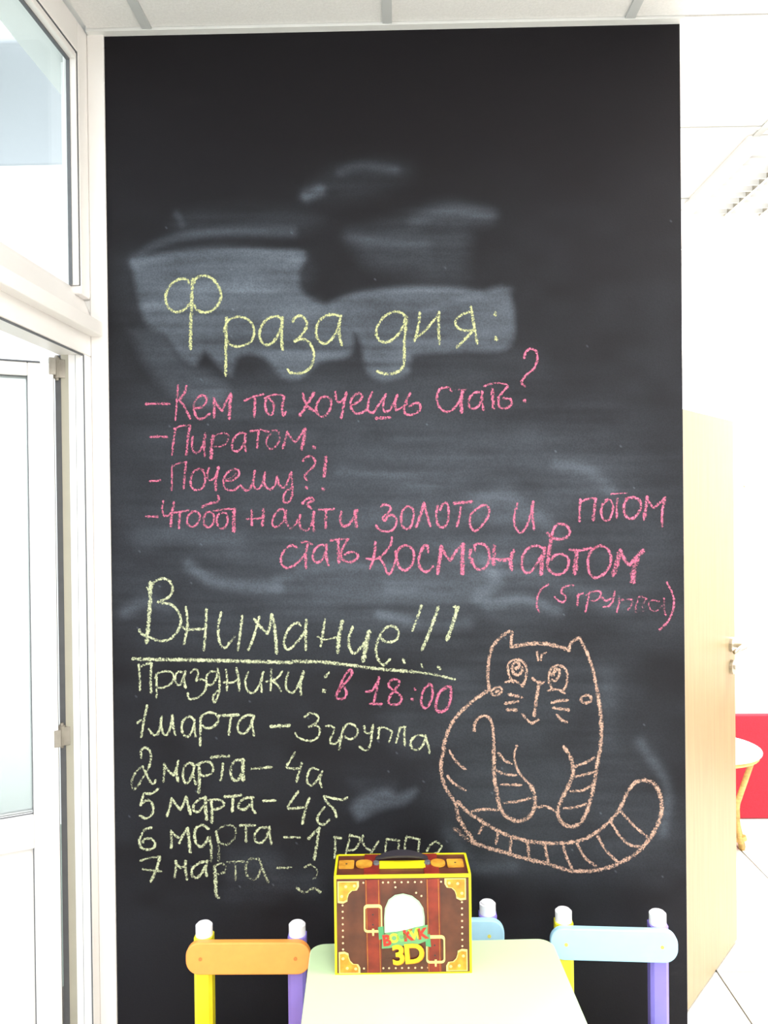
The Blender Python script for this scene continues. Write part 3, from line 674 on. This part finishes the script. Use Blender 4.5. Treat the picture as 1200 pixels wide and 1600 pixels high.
# ------------------------------------------------------------------ glazed left wall (u = towards the viewer, t = outwards)
LROT = math.radians(1.46)
def glaze_root(name, label):
    # local -Y runs along the wall towards the viewer, local -X runs outwards
    return tag(empty(name, (XL, 0, 0), -LROT), label, kind=S)
def gb(name, m, par, u0, u1, t0, t1, z0, z1, bevel=0.0, seg=1, label=None):
    return bx(name, m, par, -t1, -t0, -u1, -u0, z0, z1, bevel=bevel, seg=seg, label=label)
ZT0, ZT1, ZG = 1.885, 2.05, 2.598        # transom bottom / top, top of the upper glass
UW = 3.4
win = glaze_root('window_1', 'white fixed window light above the glazed door')
gb('frame_stile', M_upvc, win, .001, .060, 0, .040, ZT1 - .02, CEIL, bevel=.004, seg=2)
gb('frame_head', M_upvc, win, .060, UW, 0, .040, ZG + .024, CEIL, bevel=.004, seg=2)
gb('glazing_gasket', M_gasket, win, .059, .0625, .002, .03, ZT1, ZG + .024)
gb('glazing_gasket', M_gasket, win, .060, UW, .002, .03, ZG + .0215, ZG + .025)
gb('glazing_bead', M_upvc, win, .0625, .0675, .003, .024, ZT1, ZG + .02, bevel=.002, seg=2)
gb('glazing_bead', M_upvc, win, .0675, UW, .003, .024, ZG + .006, ZG + .0215, bevel=.002, seg=2)
gb('glazing_gasket', M_gasket, win, .0675, .0705, .018, .026, ZT1, ZG + .008)
gb('glazing_gasket', M_gasket, win, .0675, UW, .018, .026, ZG + .001, ZG + .006)
gb('pane', M_glass, win, .068, UW, .026, .030, ZT1, ZG + .006)
tr = glaze_root('trim_2', 'white transom beam with projecting moulding over the door')
gb('transom', M_upvc, tr, .001, UW, 0, .07, ZT0, 1.975, bevel=.003, seg=2)
bm = bmesh.new(); slab(bm, [(0, 1.985), (.026, ZT1), (.07, ZT1), (.07, 1.97), (0, 1.97)], .001, UW, xf=lambda a, b, c: (-a, -c, b))
finish(bm, 'sloped_sill', M_upvc, tr)
gb('moulding', M_upvc, tr, .006, UW, -.032, .002, 1.935, 1.972, bevel=.004, seg=2)

jr = glaze_root('trim_3', 'white door frame of the open glazed door')
gb('jamb', M_upvc, jr, .001, .045, 0, .025, 0, ZT0, bevel=.003, seg=2)
gb('jamb_gasket', M_gasket, jr, .001, .0462, .0015, .0045, 0, ZT0 - .002)
gb('jamb_rebate', M_upvc, jr, .001, .041, .025, .044, 0, ZT0, bevel=.001)
gb('jamb_core', M_upvc_in, jr, .001, .038, .044, .064, 0, ZT0)
gb('gap_shade', M_gasket, jr, .001, .036, .064, .080, 0, ZT0)  # dark strip painting the shade in the gap between leaf and jamb
gb('jamb_gasket', M_gasket, jr, .001, .043, .0235, .0255, 0, ZT0 - .002)
gb('head_gasket', M_gasket, jr, .045, .92, .004, .008, ZT0 - .004, ZT0)
gb('near_jamb', M_upvc, jr, .92, .99, 0, .07, 0, ZT0, bevel=.003)
gb('side_panel', M_upvc, jr, .99, UW, .01, .06, 0, .9)
gb('side_pane', M_glass, jr, .99, UW, .036, .040, .9, ZT0)
# near end wall of the glazing
wl = struct('wall_left_near', 'white wall beside the viewer', M_wall, XL - .22, XL - .06, BACK, -UW, 0, CEIL)

# open door leaf
hp = Vector((XL, 0, 0)) + Matrix.Rotation(-LROT, 3, 'Z') @ Vector((-.082, -.046, 0))
LA = math.radians(62)
leaf_dir = Vector((-math.sin(LA), -math.cos(LA), 0))
leaf = tag(empty('door_1', hp, math.atan2(leaf_dir.y, leaf_dir.x)), 'white plastic door with frosted glass standing open outwards', kind=S)
# local x: along the leaf from the hinge; local +y is the face seen (towards viewer / room)
LW, LT = .86, .058
zt, gt, gb_, pt = 1.858, 1.825, .757, .675
def lb(name, m, *d, bevel=0.0, seg=1, label=None): return bx(name, m, leaf, *d, bevel=bevel, seg=seg, label=label)
lb('stile', M_upvc, 0, .058, -LT / 2, LT / 2, .02, zt, bevel=.003, seg=2)
lb('stile', M_upvc, LW - .058, LW, -LT / 2, LT / 2, .02, zt, bevel=.003, seg=2)
lb('rail', M_upvc, .058, LW - .058, -LT / 2, LT / 2, gt, zt, bevel=.003, seg=2)
lb('rail', M_upvc, .058, LW - .058, -LT / 2, LT / 2, pt, gb_, bevel=.003, seg=2)
lb('rail', M_upvc, .058, LW - .058, -LT / 2, LT / 2, .02, .12, bevel=.003, seg=2)
lb('panel', M_upvc, .06, LW - .06, -.012, .012, .12, pt)
lb('pane', M_frost, .058, LW - .058, -.003, .003, gb_, gt)
for z0, z1 in ((gb_, gt), (.12, pt)):
    for sgn in (1, -1):
        bm = bmesh.new(); y0, y1 = sorted((sgn * .016, sgn * .019))
        for d in ((.058, .0598, z0, z1), (LW - .0598, LW - .058, z0, z1), (.058, LW - .058, z1 - .002, z1), (.058, LW - .058, z0, z0 + .002)):
            box(bm, d[0], d[1], y0, y1, d[2], d[3])
        finish(bm, 'gasket', M_gasket, leaf)
lb('top_gasket', M_gasket, .03, LW, -.022, .031, zt, zt + .003)
lb('edge_gasket', M_gasket, -.004, .001, -.016, -.008, .02, zt)
for zc, hh in ((1.852, .05), (.935, .05)):
    bm = bmesh.new(); cyl(bm, (-.010, .0, zc - hh / 2), (-.010, .0, zc + hh / 2), .009, n=16)
    cyl(bm, (-.010, .0, zc + hh / 2), (-.010, .0, zc + hh / 2 + .006), .006, .004, n=12)
    cyl(bm, (-.010, .0, zc - hh / 2 - .006), (-.010, .0, zc - hh / 2), .004, .006, n=12)
    h = finish(bm, 'hinge', M_hinge, leaf, smooth=False)
    bm = bmesh.new(); box(bm, -.006, .010, .006, .031, zc - hh * .42, zc + hh * .42, bevel=.001); box(bm, -.030, -.008, -.004, .008, zc - hh * .5, zc + hh * .42, bevel=.001)
    finish(bm, 'hinge_flap', M_hinge, h)

# outside: ground, and an added backdrop wall and cove that tone the upper glass
M_ground = mat('outdoor paving', srgb(138, 148, 138), 0.9, noise=.15, scale=2)
M_out = mat('backdrop grey', srgb(196, 198, 201), 0.9, noise=.03, scale=1)
tag(bx('ground', M_ground, None, XL - 9, XL - .25, -6, 8, -.3, -.12), 'pale outdoor paving beyond the glazed door', kind=S)
front = tag(bx('backdrop_wall', M_wall, None, XL - 7, XL - .35, y0c_ := 2.05, 2.35, -.12, 3.26), 'added white backdrop wall beyond the upper window', 'backdrop')
K = 28; prof = []
for k in range(K + 1):                       # added concave cove, curved so the pane greys towards its top
    a = math.pi / 2 * k / K
    prof.append((1.60 + .45 * math.cos(a) ** .8 if k < K else 1.60, 3.26 + .36 * math.sin(a) ** 1.1))
prof += [(1.60, 3.66), (2.35, 3.66), (2.35, 3.26)]
bm = bmesh.new(); slab(bm, prof, XL - 7, XL - .35, xf=lambda a, b, c: (c, a, b))
cv = finish(bm, 'cove', M_out, front)
for p_ in cv.data.polygons: p_.use_smooth = len(p_.vertices) == 4
# ------------------------------------------------------------------ right door, hall things
pn, pf = on_z(1080, 1576, 0), on_z(1152, 1472, 0)
dd = (pf - pn); dd.z = 0; dd.normalize()
leaf2_len = .76
org = pf - dd * leaf2_len
door2 = tag(empty('door_2', org, math.atan2(dd.y, dd.x)), 'pale beech veneer door standing open behind the chalk wall', kind=S)
bx('leaf', M_beech, door2, 0, leaf2_len, 0, .04, .008, 1.775, bevel=.002)
# lever handle; seen side is local -y
zh = on_y(1140, 1004, pf.y).z
def handle(side):
    s = side; y0 = 0 if s < 0 else .04
    bm = bmesh.new(); cyl(bm, (leaf2_len - .045, y0, zh), (leaf2_len - .045, y0 + s * .010, zh), .026, n=24)
    cyl(bm, (leaf2_len - .045, y0, zh), (leaf2_len - .045, y0 + s * .045, zh), .009, n=16)
    h = finish(bm, 'door_handle', M_metal, door2)
    bm = bmesh.new()
    tube(bm, [(leaf2_len - .045, y0 + s * .045, zh), (leaf2_len - .07, y0 + s * .05, zh + .002), (leaf2_len - .12, y0 + s * .05, zh + .001), (leaf2_len - .165, y0 + s * .046, zh - .004)], [.010, .010, .008, .007], 12)
    finish(bm, 'lever', M_metal, h, smooth=True)
    bm = bmesh.new(); cyl(bm, (leaf2_len - .045, y0, zh - .075), (leaf2_len - .045, y0 + s * .010, zh - .075), .024, n=24)
    cyl(bm, (leaf2_len - .045, y0, zh - .075), (leaf2_len - .045, y0 + s * .015, zh - .075), .008, n=12)
    finish(bm, 'keyhole_rosette', M_metal, door2)
handle(-1); handle(1)
bx('strike_plate', M_metal, door2, leaf2_len - .001, leaf2_len + .001, .01, .03, zh - .12, zh + .05)

# red covering along the foot of the far wall
zr = on_y(1180, 1118, FAR - .04).z
tag(bx('wall_panel', M_red, None, XR + .15, RIGHT - .02, FAR - .04, FAR - .001, .004, zr, bevel=.004, seg=2), 'bright red textured panel along the foot of the white hall wall', 'wall panel')

# wicker stool / side table with round white top
TP = on_z(1104, 1166, .424)
M_rattan = mat('rattan cane', srgb(226, 186, 112), .5, noise=.3, scale=30, stretch=(1, 1, 4))
M_top = mat('white enamel table top', srgb(246, 240, 240), .15, noise=.02)
st = tag(empty('rattan_side_table', (TP.x, TP.y, 0)), 'small round rattan side table with white top behind the door', 'side table')
R0 = .225
bm = bmesh.new()
n = 48
ring = [(R0 * math.cos(2 * math.pi * k / n), R0 * math.sin(2 * math.pi * k / n)) for k in range(n)]
slab(bm, ring, .412, .424, bevel=.004)
finish(bm, 'tabletop', M_top, st)
bm = bmesh.new()
tube(bm, [(.205 * math.cos(2 * math.pi * k / 32), .205 * math.sin(2 * math.pi * k / 32), .402) for k in range(33)], .011, 8)
finish(bm, 'rim', M_rattan, st, smooth=True)
ft = on_z(1160, 1322, 0.01) - Vector((TP.x, TP.y, 0))
a0 = math.atan2(ft.y, ft.x); fr = math.hypot(ft.x, ft.y)
for k in range(4):
    a = a0 + k * math.pi / 2
    bm = bmesh.new()
    # each leg is a bundle of three canes crossing near the middle
    for j in range(3):
        da = (j - 1) * .019
        ca, sa = math.cos(a), math.sin(a)
        off = Vector((-sa * da, ca * da, 0)); b = a + .25
        tube(bm, [Vector((.195 * math.cos(b), .195 * math.sin(b), .40)) + off, Vector((.158 * math.cos(b), .158 * math.sin(b), .29)) + off, Vector((.122 * ca, .122 * sa, .19)) + off, Vector((fr * .86 * ca, fr * .86 * sa, .10)) + off, Vector((fr * ca, fr * sa, .0)) + off * .8], .0118, 8)
    l = finish(bm, 'leg', M_rattan, st, smooth=True)
    bm = bmesh.new(); p0 = Vector((fr * .93 * math.cos(a), fr * .93 * math.sin(a), .05)); p1 = Vector((fr * .96 * math.cos(a), fr * .96 * math.sin(a), .034))
    cyl(bm, p0, p1, .026, n=12); finish(bm, 'cane_wrapping', M_rattan, l)
bm = bmesh.new()
tube(bm, [(.105 * math.cos(2 * math.pi * k / 24), .105 * math.sin(2 * math.pi * k / 24), .19) for k in range(25)], .009, 8)
finish(bm, 'waist_ring', M_rattan, st, smooth=True)

# small hook with a pink grip on the far wall
hk = on_y(1163, 755, FAR - .012)
M_pinkw = mat('pink wooden grip', srgb(226, 160, 140), .5, noise=.15, scale=60)
bm = bmesh.new(); tube(bm, [(0, 0, .020), (0, -.001, .010), (0, -.001, -.006), (0, 0, -.020)], [.003, .0065, .007, .004], 12)
e = finish(bm, 'hanging_grip', M_pinkw, None, smooth=True, loc=hk); tag(e, 'tiny pink oval grip hanging on the white hall wall', 'hook')
bm = bmesh.new(); cyl(bm, (0, 0, .018), (0, 0, .032), .0028, .001, n=8); cyl(bm, (0, 0, .030), (0, .012, .034), .0018, n=8)
finish(bm, 'hook', M_metal, e)

# ------------------------------------------------------------------ children's furniture
M_green = mat('pale green laminate', srgb(214, 242, 192), .28, noise=.02, scale=4)
M_orange = mat('orange painted wood', srgb(255, 166, 80), .42, noise=.06, scale=40)
M_blue = mat('pale blue painted wood', srgb(172, 216, 240), .42, noise=.04, scale=40)
M_yellow = mat('yellow painted wood', srgb(240, 232, 40), .42, noise=.04, scale=20)
M_violet = mat('violet painted wood', srgb(140, 124, 214), .42, noise=.05, scale=20)
M_cap = mat('white plastic cap', srgb(240, 240, 246), .35, noise=.01)
M_bolty = mat('yellow screw cover', srgb(226, 214, 90), .4, noise=.05)
M_bolto = mat('brown screw cover', srgb(206, 128, 60), .5, noise=.05)
def octa(s, c): return [(s - c, -s), (s, -s + c), (s, s - c), (s - c, s), (-s + c, s), (-s, s - c), (-s, -s + c), (-s + c, -s)]
def make_chair(loc, rz, label, mb, mbolt, zt=.515, bw=.29, seat_m=None):
    """origin on the floor under the backrest; local -y = front (towards the viewer)"""
    e = tag(empty('childrens_chair', (loc.x, loc.y, 0), rz), label, 'chair')
    bh = .074; zc = zt - bh / 2; bt = .018
    bm = bmesh.new(); slab(bm, rounded_rect(bw, bh, .031, 8), -bt / 2, bt / 2, xf=lambda a, b, c: (a, c, b + zc), bevel=.003, seg=2)
    finish(bm, 'backrest', mb, e)
    for s, m in ((-1, M_yellow), (1, M_violet)):
        X = s * .109; Y = bt / 2 + .0215
        bm = bmesh.new(); slab(bm, octa(.021, .0075), 0, zt - .002, xf=lambda a, b, c: (a + X, b + Y, c))
        pz = finish(bm, 'rear_leg', m, e, )
        bm = bmesh.new(); cyl(bm, (X, Y, zt - .006), (X, Y, zt + .026), .0195, n=28); 
        bmesh.ops.bevel(bm, geom=[ed for ed in bm.edges if all(v.co.z > zt + .02 for v in ed.verts)], offset=.004, segments=3, affect='EDGES')
        finish(bm, 'post_cap', M_cap, e)
        bm = bmesh.new(); cyl(bm, (X, -bt / 2 - .0012, zc), (X, -bt / 2 + .003, zc), .0042, n=16)
        finish(bm, 'screw_cover', mbolt, e)
        bm = bmesh.new(); slab(bm, octa(.021, .0075), 0, .262, xf=lambda a, b, c: (a + X, b - .21, c))
        finish(bm, 'front_leg', M_violet if s < 0 else M_yellow, e)
        bx('side_rail', mb, e, X - .009, X + .009, -.19, .008, .20, .245, bevel=.002)
    bm = bmesh.new(); slab(bm, rounded_rect(.275, .25, .03, 6), .262, .28, xf=lambda a, b, c: (a, b - .118, c), bevel=.003)
    finish(bm, 'seat', seat_m or mb, e)
    bx('seat_rail', mb, e, -.088, .088, -.219, -.201, .205, .245, bevel=.002)
    return e
def chair_at(px, py, ztop=.515):                      # board centre at its top edge
    return on_z(px, py, ztop)
c1 = chair_at(388, 1470, .503); make_chair(c1, math.radians(.4), 'small orange-backed wooden chair left of the green table', M_orange, M_bolto, zt=.503, bw=.286)
c2 = chair_at(958, 1450); make_chair(c2, math.radians(-3.0), 'small pale blue wooden chair right of the green table, fully seen back', M_blue, M_bolty)
c3p = chair_at(692, 1435); make_chair(c3p, math.radians(-1.0), 'small pale blue wooden chair behind the toy suitcase, mostly hidden', M_blue, M_bolty, bw=.29)
for o in bpy.data.objects:
    if o.name.startswith('childrens_chair'): o['group'] = 'small painted chairs around the green table'

# table
TH = .50
TL, TR_ = on_z(486, 1472, TH), on_z(862, 1468, TH)
TW = (TR_ - TL).x
trz = math.radians(2.4)
tb = tag(empty('childrens_table', ((TL.x + TR_.x) / 2, (TL.y + TR_.y) / 2, 0), trz), 'low children table with pale green top in front of the black wall', 'table')
TD = .58
bm = bmesh.new(); slab(bm, rounded_rect(TW, TD, .035, 8), TH - .018, TH, xf=lambda a, b, c: (a, b - TD / 2, c), bevel=.003, seg=2)
finish(bm, 'tabletop', M_green, tb)
for i, (sx, sy, m) in enumerate(((-1, -1, M_yellow), (1, -1, M_violet), (-1, 1, M_blue), (1, 1, M_orange))):
    bm = bmesh.new(); X = sx * (TW / 2 - .045); Y = -TD / 2 + sy * (TD / 2 - .05)
    slab(bm, octa(.021, .0075), 0, TH - .018, xf=lambda a, b, c: (a + X, b + Y, c)); finish(bm, 'leg', m, tb)
for s in (-1, 1):
    bx('apron', M_green, tb, -TW / 2 + .066, TW / 2 - .066, -TD / 2 + s * (TD / 2 - .055) - .009, -TD / 2 + s * (TD / 2 - .055) + .009, TH - .075, TH - .018)

# ------------------------------------------------------------------ toy suitcase box
BL, BR_ = on_z(524, 1523, TH), on_z(737, 1520, TH)
BW = (BR_ - BL).length; BH = .213; BD = .10
brz = math.atan2((BR_ - BL).y, (BR_ - BL).x)
M_edge = mat('yellow carton edge', srgb(238, 226, 30), .4, noise=.03)
M_brown = mat('printed brown leather', srgb(112, 56, 42), .35, noise=.55, scale=16, color2=srgb(78, 36, 30))
M_strap = mat('printed red strap', srgb(146, 44, 34), .35, noise=.35, scale=30, color2=srgb(114, 32, 27))
M_gold = mat('printed gold plate', srgb(226, 170, 60), .35, noise=.4, scale=40, color2=srgb(188, 124, 36))
M_goldl = mat('printed pale gold', srgb(248, 220, 140), .35, noise=.1, scale=40)
M_rivet = mat('printed rivet', srgb(240, 200, 160), .4, noise=.05)
M_white = mat('printed white', srgb(222, 226, 226), .4, noise=.01)
M_arch = mat('printed pale green rim', srgb(176, 206, 176), .4, noise=.05)
M_banner = mat('printed green banner', srgb(84, 160, 110), .4, noise=.1, scale=30)
M_banner2 = mat('printed pale banner', srgb(112, 168, 118), .4, noise=.1, scale=30)
M_lred = mat('printed red letter', srgb(204, 52, 44), .4, noise=.05)
M_llime = mat('printed lime letter', srgb(206, 226, 70), .4, noise=.05)
M_lgreen = mat('printed green letter', srgb(130, 200, 110), .4, noise=.05)
M_3d = mat('printed yellow numeral', srgb(250, 224, 40), .35, noise=.1, scale=60)
M_3ds = mat('printed orange numeral edge', srgb(226, 140, 30), .35, noise=.1, scale=60)
M_black = mat('black plastic handle', srgb(52, 48, 56), .45, noise=.1, scale=30)
bxr = tag(empty('toy_suitcase_box', (BL.x, BL.y, TH), brz), 'brown toy suitcase box with yellow edges and red straps, standing on the green table', 'box')
# front plane: local x right, z up; the print is traced in zoom units
fu = lambda x: (x - 97) / (1088 - 97) * BW
fv = lambda y: (982 - y) / (982 - 240) * BH
bx('carton', M_brown, bxr, .001, BW - .001, 0, BD, .001, BH - .001)
def frame_bars(name, m):
    bm = bmesh.new(); e = .0042
    for x0, x1, z0, z1 in ((0, e, 0, BH), (BW - e, BW, 0, BH), (e, BW - e, BH - .0075, BH), (e, BW - e, 0, .003)):
        box(bm, x0, x1, -.0008, .001, z0, z1)
    for x0 in (0, BW - e):                                                   # edges of the top and sides
        box(bm, x0, x0 + e, .001, BD, BH - .001, BH + .0008)
        X0, X1 = (-.0008, .001) if x0 == 0 else (BW - .001, BW + .0008)
        box(bm, X0, X1, 0, BD, BH - .004, BH); box(bm, X0, X1, 0, BD, 0, .003)
        box(bm, X0, X1, BD - .004, BD, 0, BH); box(bm, X0, X1, 0, .004, 0, BH)
    box(bm, 0, BW, BD - .003, BD + .0008, BH - .002, BH + .0008)
    return finish(bm, name, m, bxr)
frame_bars('edge_trim', M_edge)
lay = [0]
def decal(name, m, pts, parent=bxr, depth=None, label=None):
    lay[0] += 1
    y = -(.0009 if depth is None else depth)
    bm = bmesh.new(); slab(bm, [(fu(x), fv(yy)) for x, yy in pts], 0, .0005, xf=lambda a, b, c: (a, y - c, b))
    o = finish(bm, name, m, parent)
    if label: o['label'] = label
    return o
def sm(pts, step=12): return [tuple(p) for p in catmull(pts + [pts[0]], step)[:-1]]
for x0, x1 in ((318, 428), (762, 862)):
    decal('strap', M_strap, [(x0, 276), (x1, 272), (x1 + 8, 966), (x0 + 8, 968)])
    for xs_ in (x0 + 7, x1 - 12): decal('strap_stitching', M_gold, [(xs_, 276), (xs_ + 2.5, 276), (xs_ + 10, 966), (xs_ + 8, 966)], depth=.0013)
corner = [(0, 0), (155, 0), (155, 40), (140, 68), (105, 72), (82, 95), (72, 125), (70, 150), (40, 165), (0, 160)]
def corner_plate(ox, oy, sx, sy):
    P = [(ox + sx * x, oy + sy * y) for x, y in corner]
    o = decal('corner_plate', M_goldl, P, depth=.0011)
    cx, cy = 55, 50
    Q = [(ox + sx * (cx + (x - cx) * .86), oy + sy * (cy + (y - cy) * .86)) for x, y in corner]
    decal('plate_face', M_gold, Q, parent=o, depth=.0015)
    bm = bmesh.new()
    for x, y in ((60, 40), (122, 35), (30, 112)):
        X, Z = fu(ox + sx * x), fv(oy + sy * y); cyl(bm, (X, -.0019, Z), (X, -.0027, Z), .0034, .0022, n=12)
    finish(bm, 'plate_rivet', M_goldl, o)
corner_plate(120, 284, 1, 1); corner_plate(1052, 272, -1, 1); corner_plate(124, 972, 1, -1); corner_plate(1058, 964, -1, -1)
bm = bmesh.new()
riv = [(155, 465 + 47 * k) for k in range(8)] + [(1022, 452 + 47 * k) for k in range(8)]
riv += [(x, 298) for x in (308, 450, 488, 536, 585, 632, 682, 728, 872)] + [(x, 938) for x in (305, 446, 488, 536, 582, 630, 678, 726, 772)]
riv += [(540, 335), (690, 378), (728, 402)]
for x, y in riv:
    X, Z = fu(x), fv(y); cyl(bm, (X, -.0004, Z), (X, -.0013, Z), .0023, .0016, n=8)
finish(bm, 'rivet_row', M_rivet, bxr)['kind'] = 'stuff'
def buckle(x0, y0, x1, y1, flip):
    r = 28; w = 11
    def rr(x0, y0, x1, y1, r):
        out = []
        for cx, cy, a0 in ((x1 - r, y1 - r, 0), (x0 + r, y1 - r, 90), (x0 + r, y0 + r, 180), (x1 - r, y0 + r, 270)):
            for k in range(6):
                a = math.radians(a0 + 18 * k); out.append((cx + r * math.cos(a), cy + r * math.sin(a)))
        return out
    o_, i_ = rr(x0, y0, x1, y1, r), rr(x0 + w, y0 + w * 2.2, x1 - w, y1 - w * 1.6, r * .6)
    bm = bmesh.new(); n = len(o_)
    vo = [bm.verts.new((fu(x), -.0022, fv(y))) for x, y in o_]; vi = [bm.verts.new((fu(x), -.0022, fv(y))) for x, y in i_]
    vo2 = [bm.verts.new((fu(x), -.0014, fv(y))) for x, y in o_]; vi2 = [bm.verts.new((fu(x), -.0014, fv(y))) for x, y in i_]
    for k in range(n):
        l = (k + 1) % n
        bm.faces.new((vo[k], vo[l], vi[l], vi[k])); bm.faces.new((vo[k], vo2[k], vo2[l], vo[l])); bm.faces.new((vi[k], vi[l], vi2[l], vi2[k])); bm.faces.new((vo2[k], vi2[k], vi2[l], vo2[l]))
    bmesh.ops.recalc_face_normals(bm, faces=bm.faces)
    b = finish(bm, 'buckle', M_goldl, bxr)
    xm = (x0 + x1) / 2
    decal('buckle_pin', M_goldl, [(xm - 8, y1 - 30), (xm + 8, y1 - 30), (xm + 6, y1 + 22), (xm - 6, y1 + 22)], parent=b, depth=.0024)
buckle(308, 458, 442, 668, 0); buckle(758, 694, 896, 904, 1)
for x, y in ((374, 535), (374, 610), (820, 770), (822, 845)):
    bm = bmesh.new(); X, Z = fu(x), fv(y); cyl(bm, (X, -.0012, Z), (X, -.0016, Z), .0018, n=10); finish(bm, 'strap_hole', M_black, bxr)
# arched emblem, banner, lettering (the picture inside the arch is left out)
zz = lambda x, y: (500 + 0, 0)
def e2(x, y):      # coordinates of the closer zoom (570,1390; x10) to box zoom units (500,1310; x4.615)
    X, Y = 570 + x / 10, 1390 + y / 10
    return ((X - 500) * 4.615, (Y - 1310) * 4.615)
arch_o = [(290, 660), (288, 420), (300, 260), (360, 120), (460, 45), (590, 22), (730, 60), (840, 150), (905, 260), (925, 400), (925, 570), (600, 640)]
decal('emblem_rim', M_arch, [e2(*p) for p in arch_o], depth=.0014, label='pale green arched rim')
arch_i = [(310, 640), (308, 420), (320, 280), (375, 145), (465, 75), (590, 50), (715, 85), (815, 170), (875, 270), (895, 400), (895, 560), (600, 630)]
decal('emblem_field', M_white, [e2(*p) for p in arch_i], depth=.0019, label='plain white arched field')
bn = decal('banner_tail', M_banner, [e2(*p) for p in ((190, 560), (275, 545), (285, 740), (205, 765))], depth=.0019)
decal('banner_tail', M_banner, [e2(*p) for p in ((925, 700), (1005, 680), (1020, 890), (940, 880))], depth=.0019)
ban = decal('banner', M_banner2, [e2(*p) for p in ((255, 690), (330, 655), (600, 615), (760, 570), (970, 530), (965, 780), (900, 810), (800, 850), (600, 860), (350, 900), (245, 905))], depth=.0023)
def text_mesh(ch, size, offs, thick):
    cu = bpy.data.curves.new('t', 'FONT'); cu.body = ch; cu.size = size; cu.offset = offs; cu.extrude = thick; cu.align_x = 'CENTER'; cu.align_y = 'CENTER'; cu.resolution_u = 4
    o = bpy.data.objects.new('t', cu); COL.objects.link(o)
    dg = bpy.context.evaluated_depsgraph_get(); me = bpy.data.meshes.new_from_object(o.evaluated_get(dg))
    bpy.data.objects.remove(o); bpy.data.curves.remove(cu); return me
def letter(name, ch, m, x, y, hpx, rot, offs, depth, parent, wid=1.0):
    ux, uy = e2(x, y); size = hpx / 10 * 4.615 / (982 - 240) * BH / .70
    me = text_mesh(ch, size, offs, .0003); me.materials.append(m)
    o = bpy.data.objects.new(name, me); COL.objects.link(o); o.parent = parent
    X, Z = fu(ux), fv(uy)
    me.transform(Matrix.Translation((X, -depth, Z)) @ Matrix.Rotation(math.radians(90), 4, 'X') @ Matrix.Rotation(math.radians(rot), 4, 'Z') @ Matrix.Diagonal((wid, 1, 1, 1)))
    return o
for ch, m, x, y, h in (('B', M_lred, 325, 780, 165), ('O', M_llime, 440, 745, 135), ('O', M_lgreen, 560, 725, 130), ('K', M_lred, 660, 705, 165), ('V', M_llime, 750, 690, 150), ('I', M_llime, 815, 670, 150), ('K', M_lred, 885, 680, 160)):
    letter('banner_letter', ch, m, x, y, h, 7, .0016, .0030, ban, 1.0)
for ch, x, y, h in (('3', 505, 1020, 300), ('D', 750, 1000, 300)):
    letter('numeral_edge', ch, M_3ds, x + 8, y + 8, h, 4, .0022, .0033, bxr, 1.05)
    letter('numeral', ch, M_3d, x, y, h, 4, .0014, .0039, bxr, 1.05)
# top face: local x, depth y. zoom of the lid: front edge y=240, rear edge y=100
tx = lambda x: (x - 97) / (1088 - 97) * BW
def lid(name, m, x0, x1, y0, y1, z0=0.0008, z1=.0016, parent=bxr, rnd=0):
    pts = rounded_rect((x1 - x0), (y1 - y0), rnd, 5) if rnd else [(-(x1 - x0) / 2, -(y1 - y0) / 2), ((x1 - x0) / 2, -(y1 - y0) / 2), ((x1 - x0) / 2, (y1 - y0) / 2), (-(x1 - x0) / 2, (y1 - y0) / 2)]
    bm = bmesh.new(); slab(bm, pts, BH + z0 - .0012, BH + z1, xf=lambda a, b, c: (a + (x0 + x1) / 2, b + (y0 + y1) / 2, c))
    return finish(bm, name, m, parent)
lid('lid_strap', M_strap, tx(312), tx(425), .001, BD - .003); lid('lid_strap', M_strap, tx(752), tx(862), .001, BD - .003)
for x0, x1 in ((122, 236), (930, 1052)):
    p_ = lid('lid_plate', M_gold, tx(x0), tx(x1), .030, .068, .0008, .0020, rnd=.004)
    lid('lid_rivet', M_black, tx((x0 + x1) / 2) - .002, tx((x0 + x1) / 2) + .002, .047, .051, .002, .0026, parent=p_)
lid('strap_tongue', M_gold, tx(250), tx(372), .030, .066, .0012, .0036, rnd=.0150); lid('strap_tongue', M_gold, tx(808), tx(915), .030, .066, .0012, .0036, rnd=.0150)
lid('handle_plate', M_edge, tx(425), tx(765), .028, .062, .0010, .0022)
bm = bmesh.new()                                                            # flat strap handle arching over the lid
hx0, hx1 = tx(395), tx(790); N = 24
sec = []
for k in range(N + 1):
    t = k / N; x = hx0 + (hx1 - hx0) * t; z = BH + .004 + .011 * math.sin(math.pi * t) ** .75
    hw = .005 + .011 * math.sin(math.pi * t)
    sec.append([bm.verts.new((x, .068 + dy * hw, z + dz)) for dy, dz in ((-1, -.0022), (1, -.0022), (1, .0022), (-1, .0022))])
for k in range(N):
    for j in range(4): bm.faces.new((sec[k][j], sec[k][(j + 1) % 4], sec[k + 1][(j + 1) % 4], sec[k + 1][j]))
bm.faces.new(sec[0][::-1]); bm.faces.new(sec[-1]); bmesh.ops.recalc_face_normals(bm, faces=bm.faces)
hd = finish(bm, 'handle', M_black, bxr)
for x in (hx0 + .002, hx1 - .002):
    bm = bmesh.new(); cyl(bm, (x, .048, BH), (x, .048, BH + .007), .0075, .006, n=16); finish(bm, 'handle_rivet', M_gasket, hd)
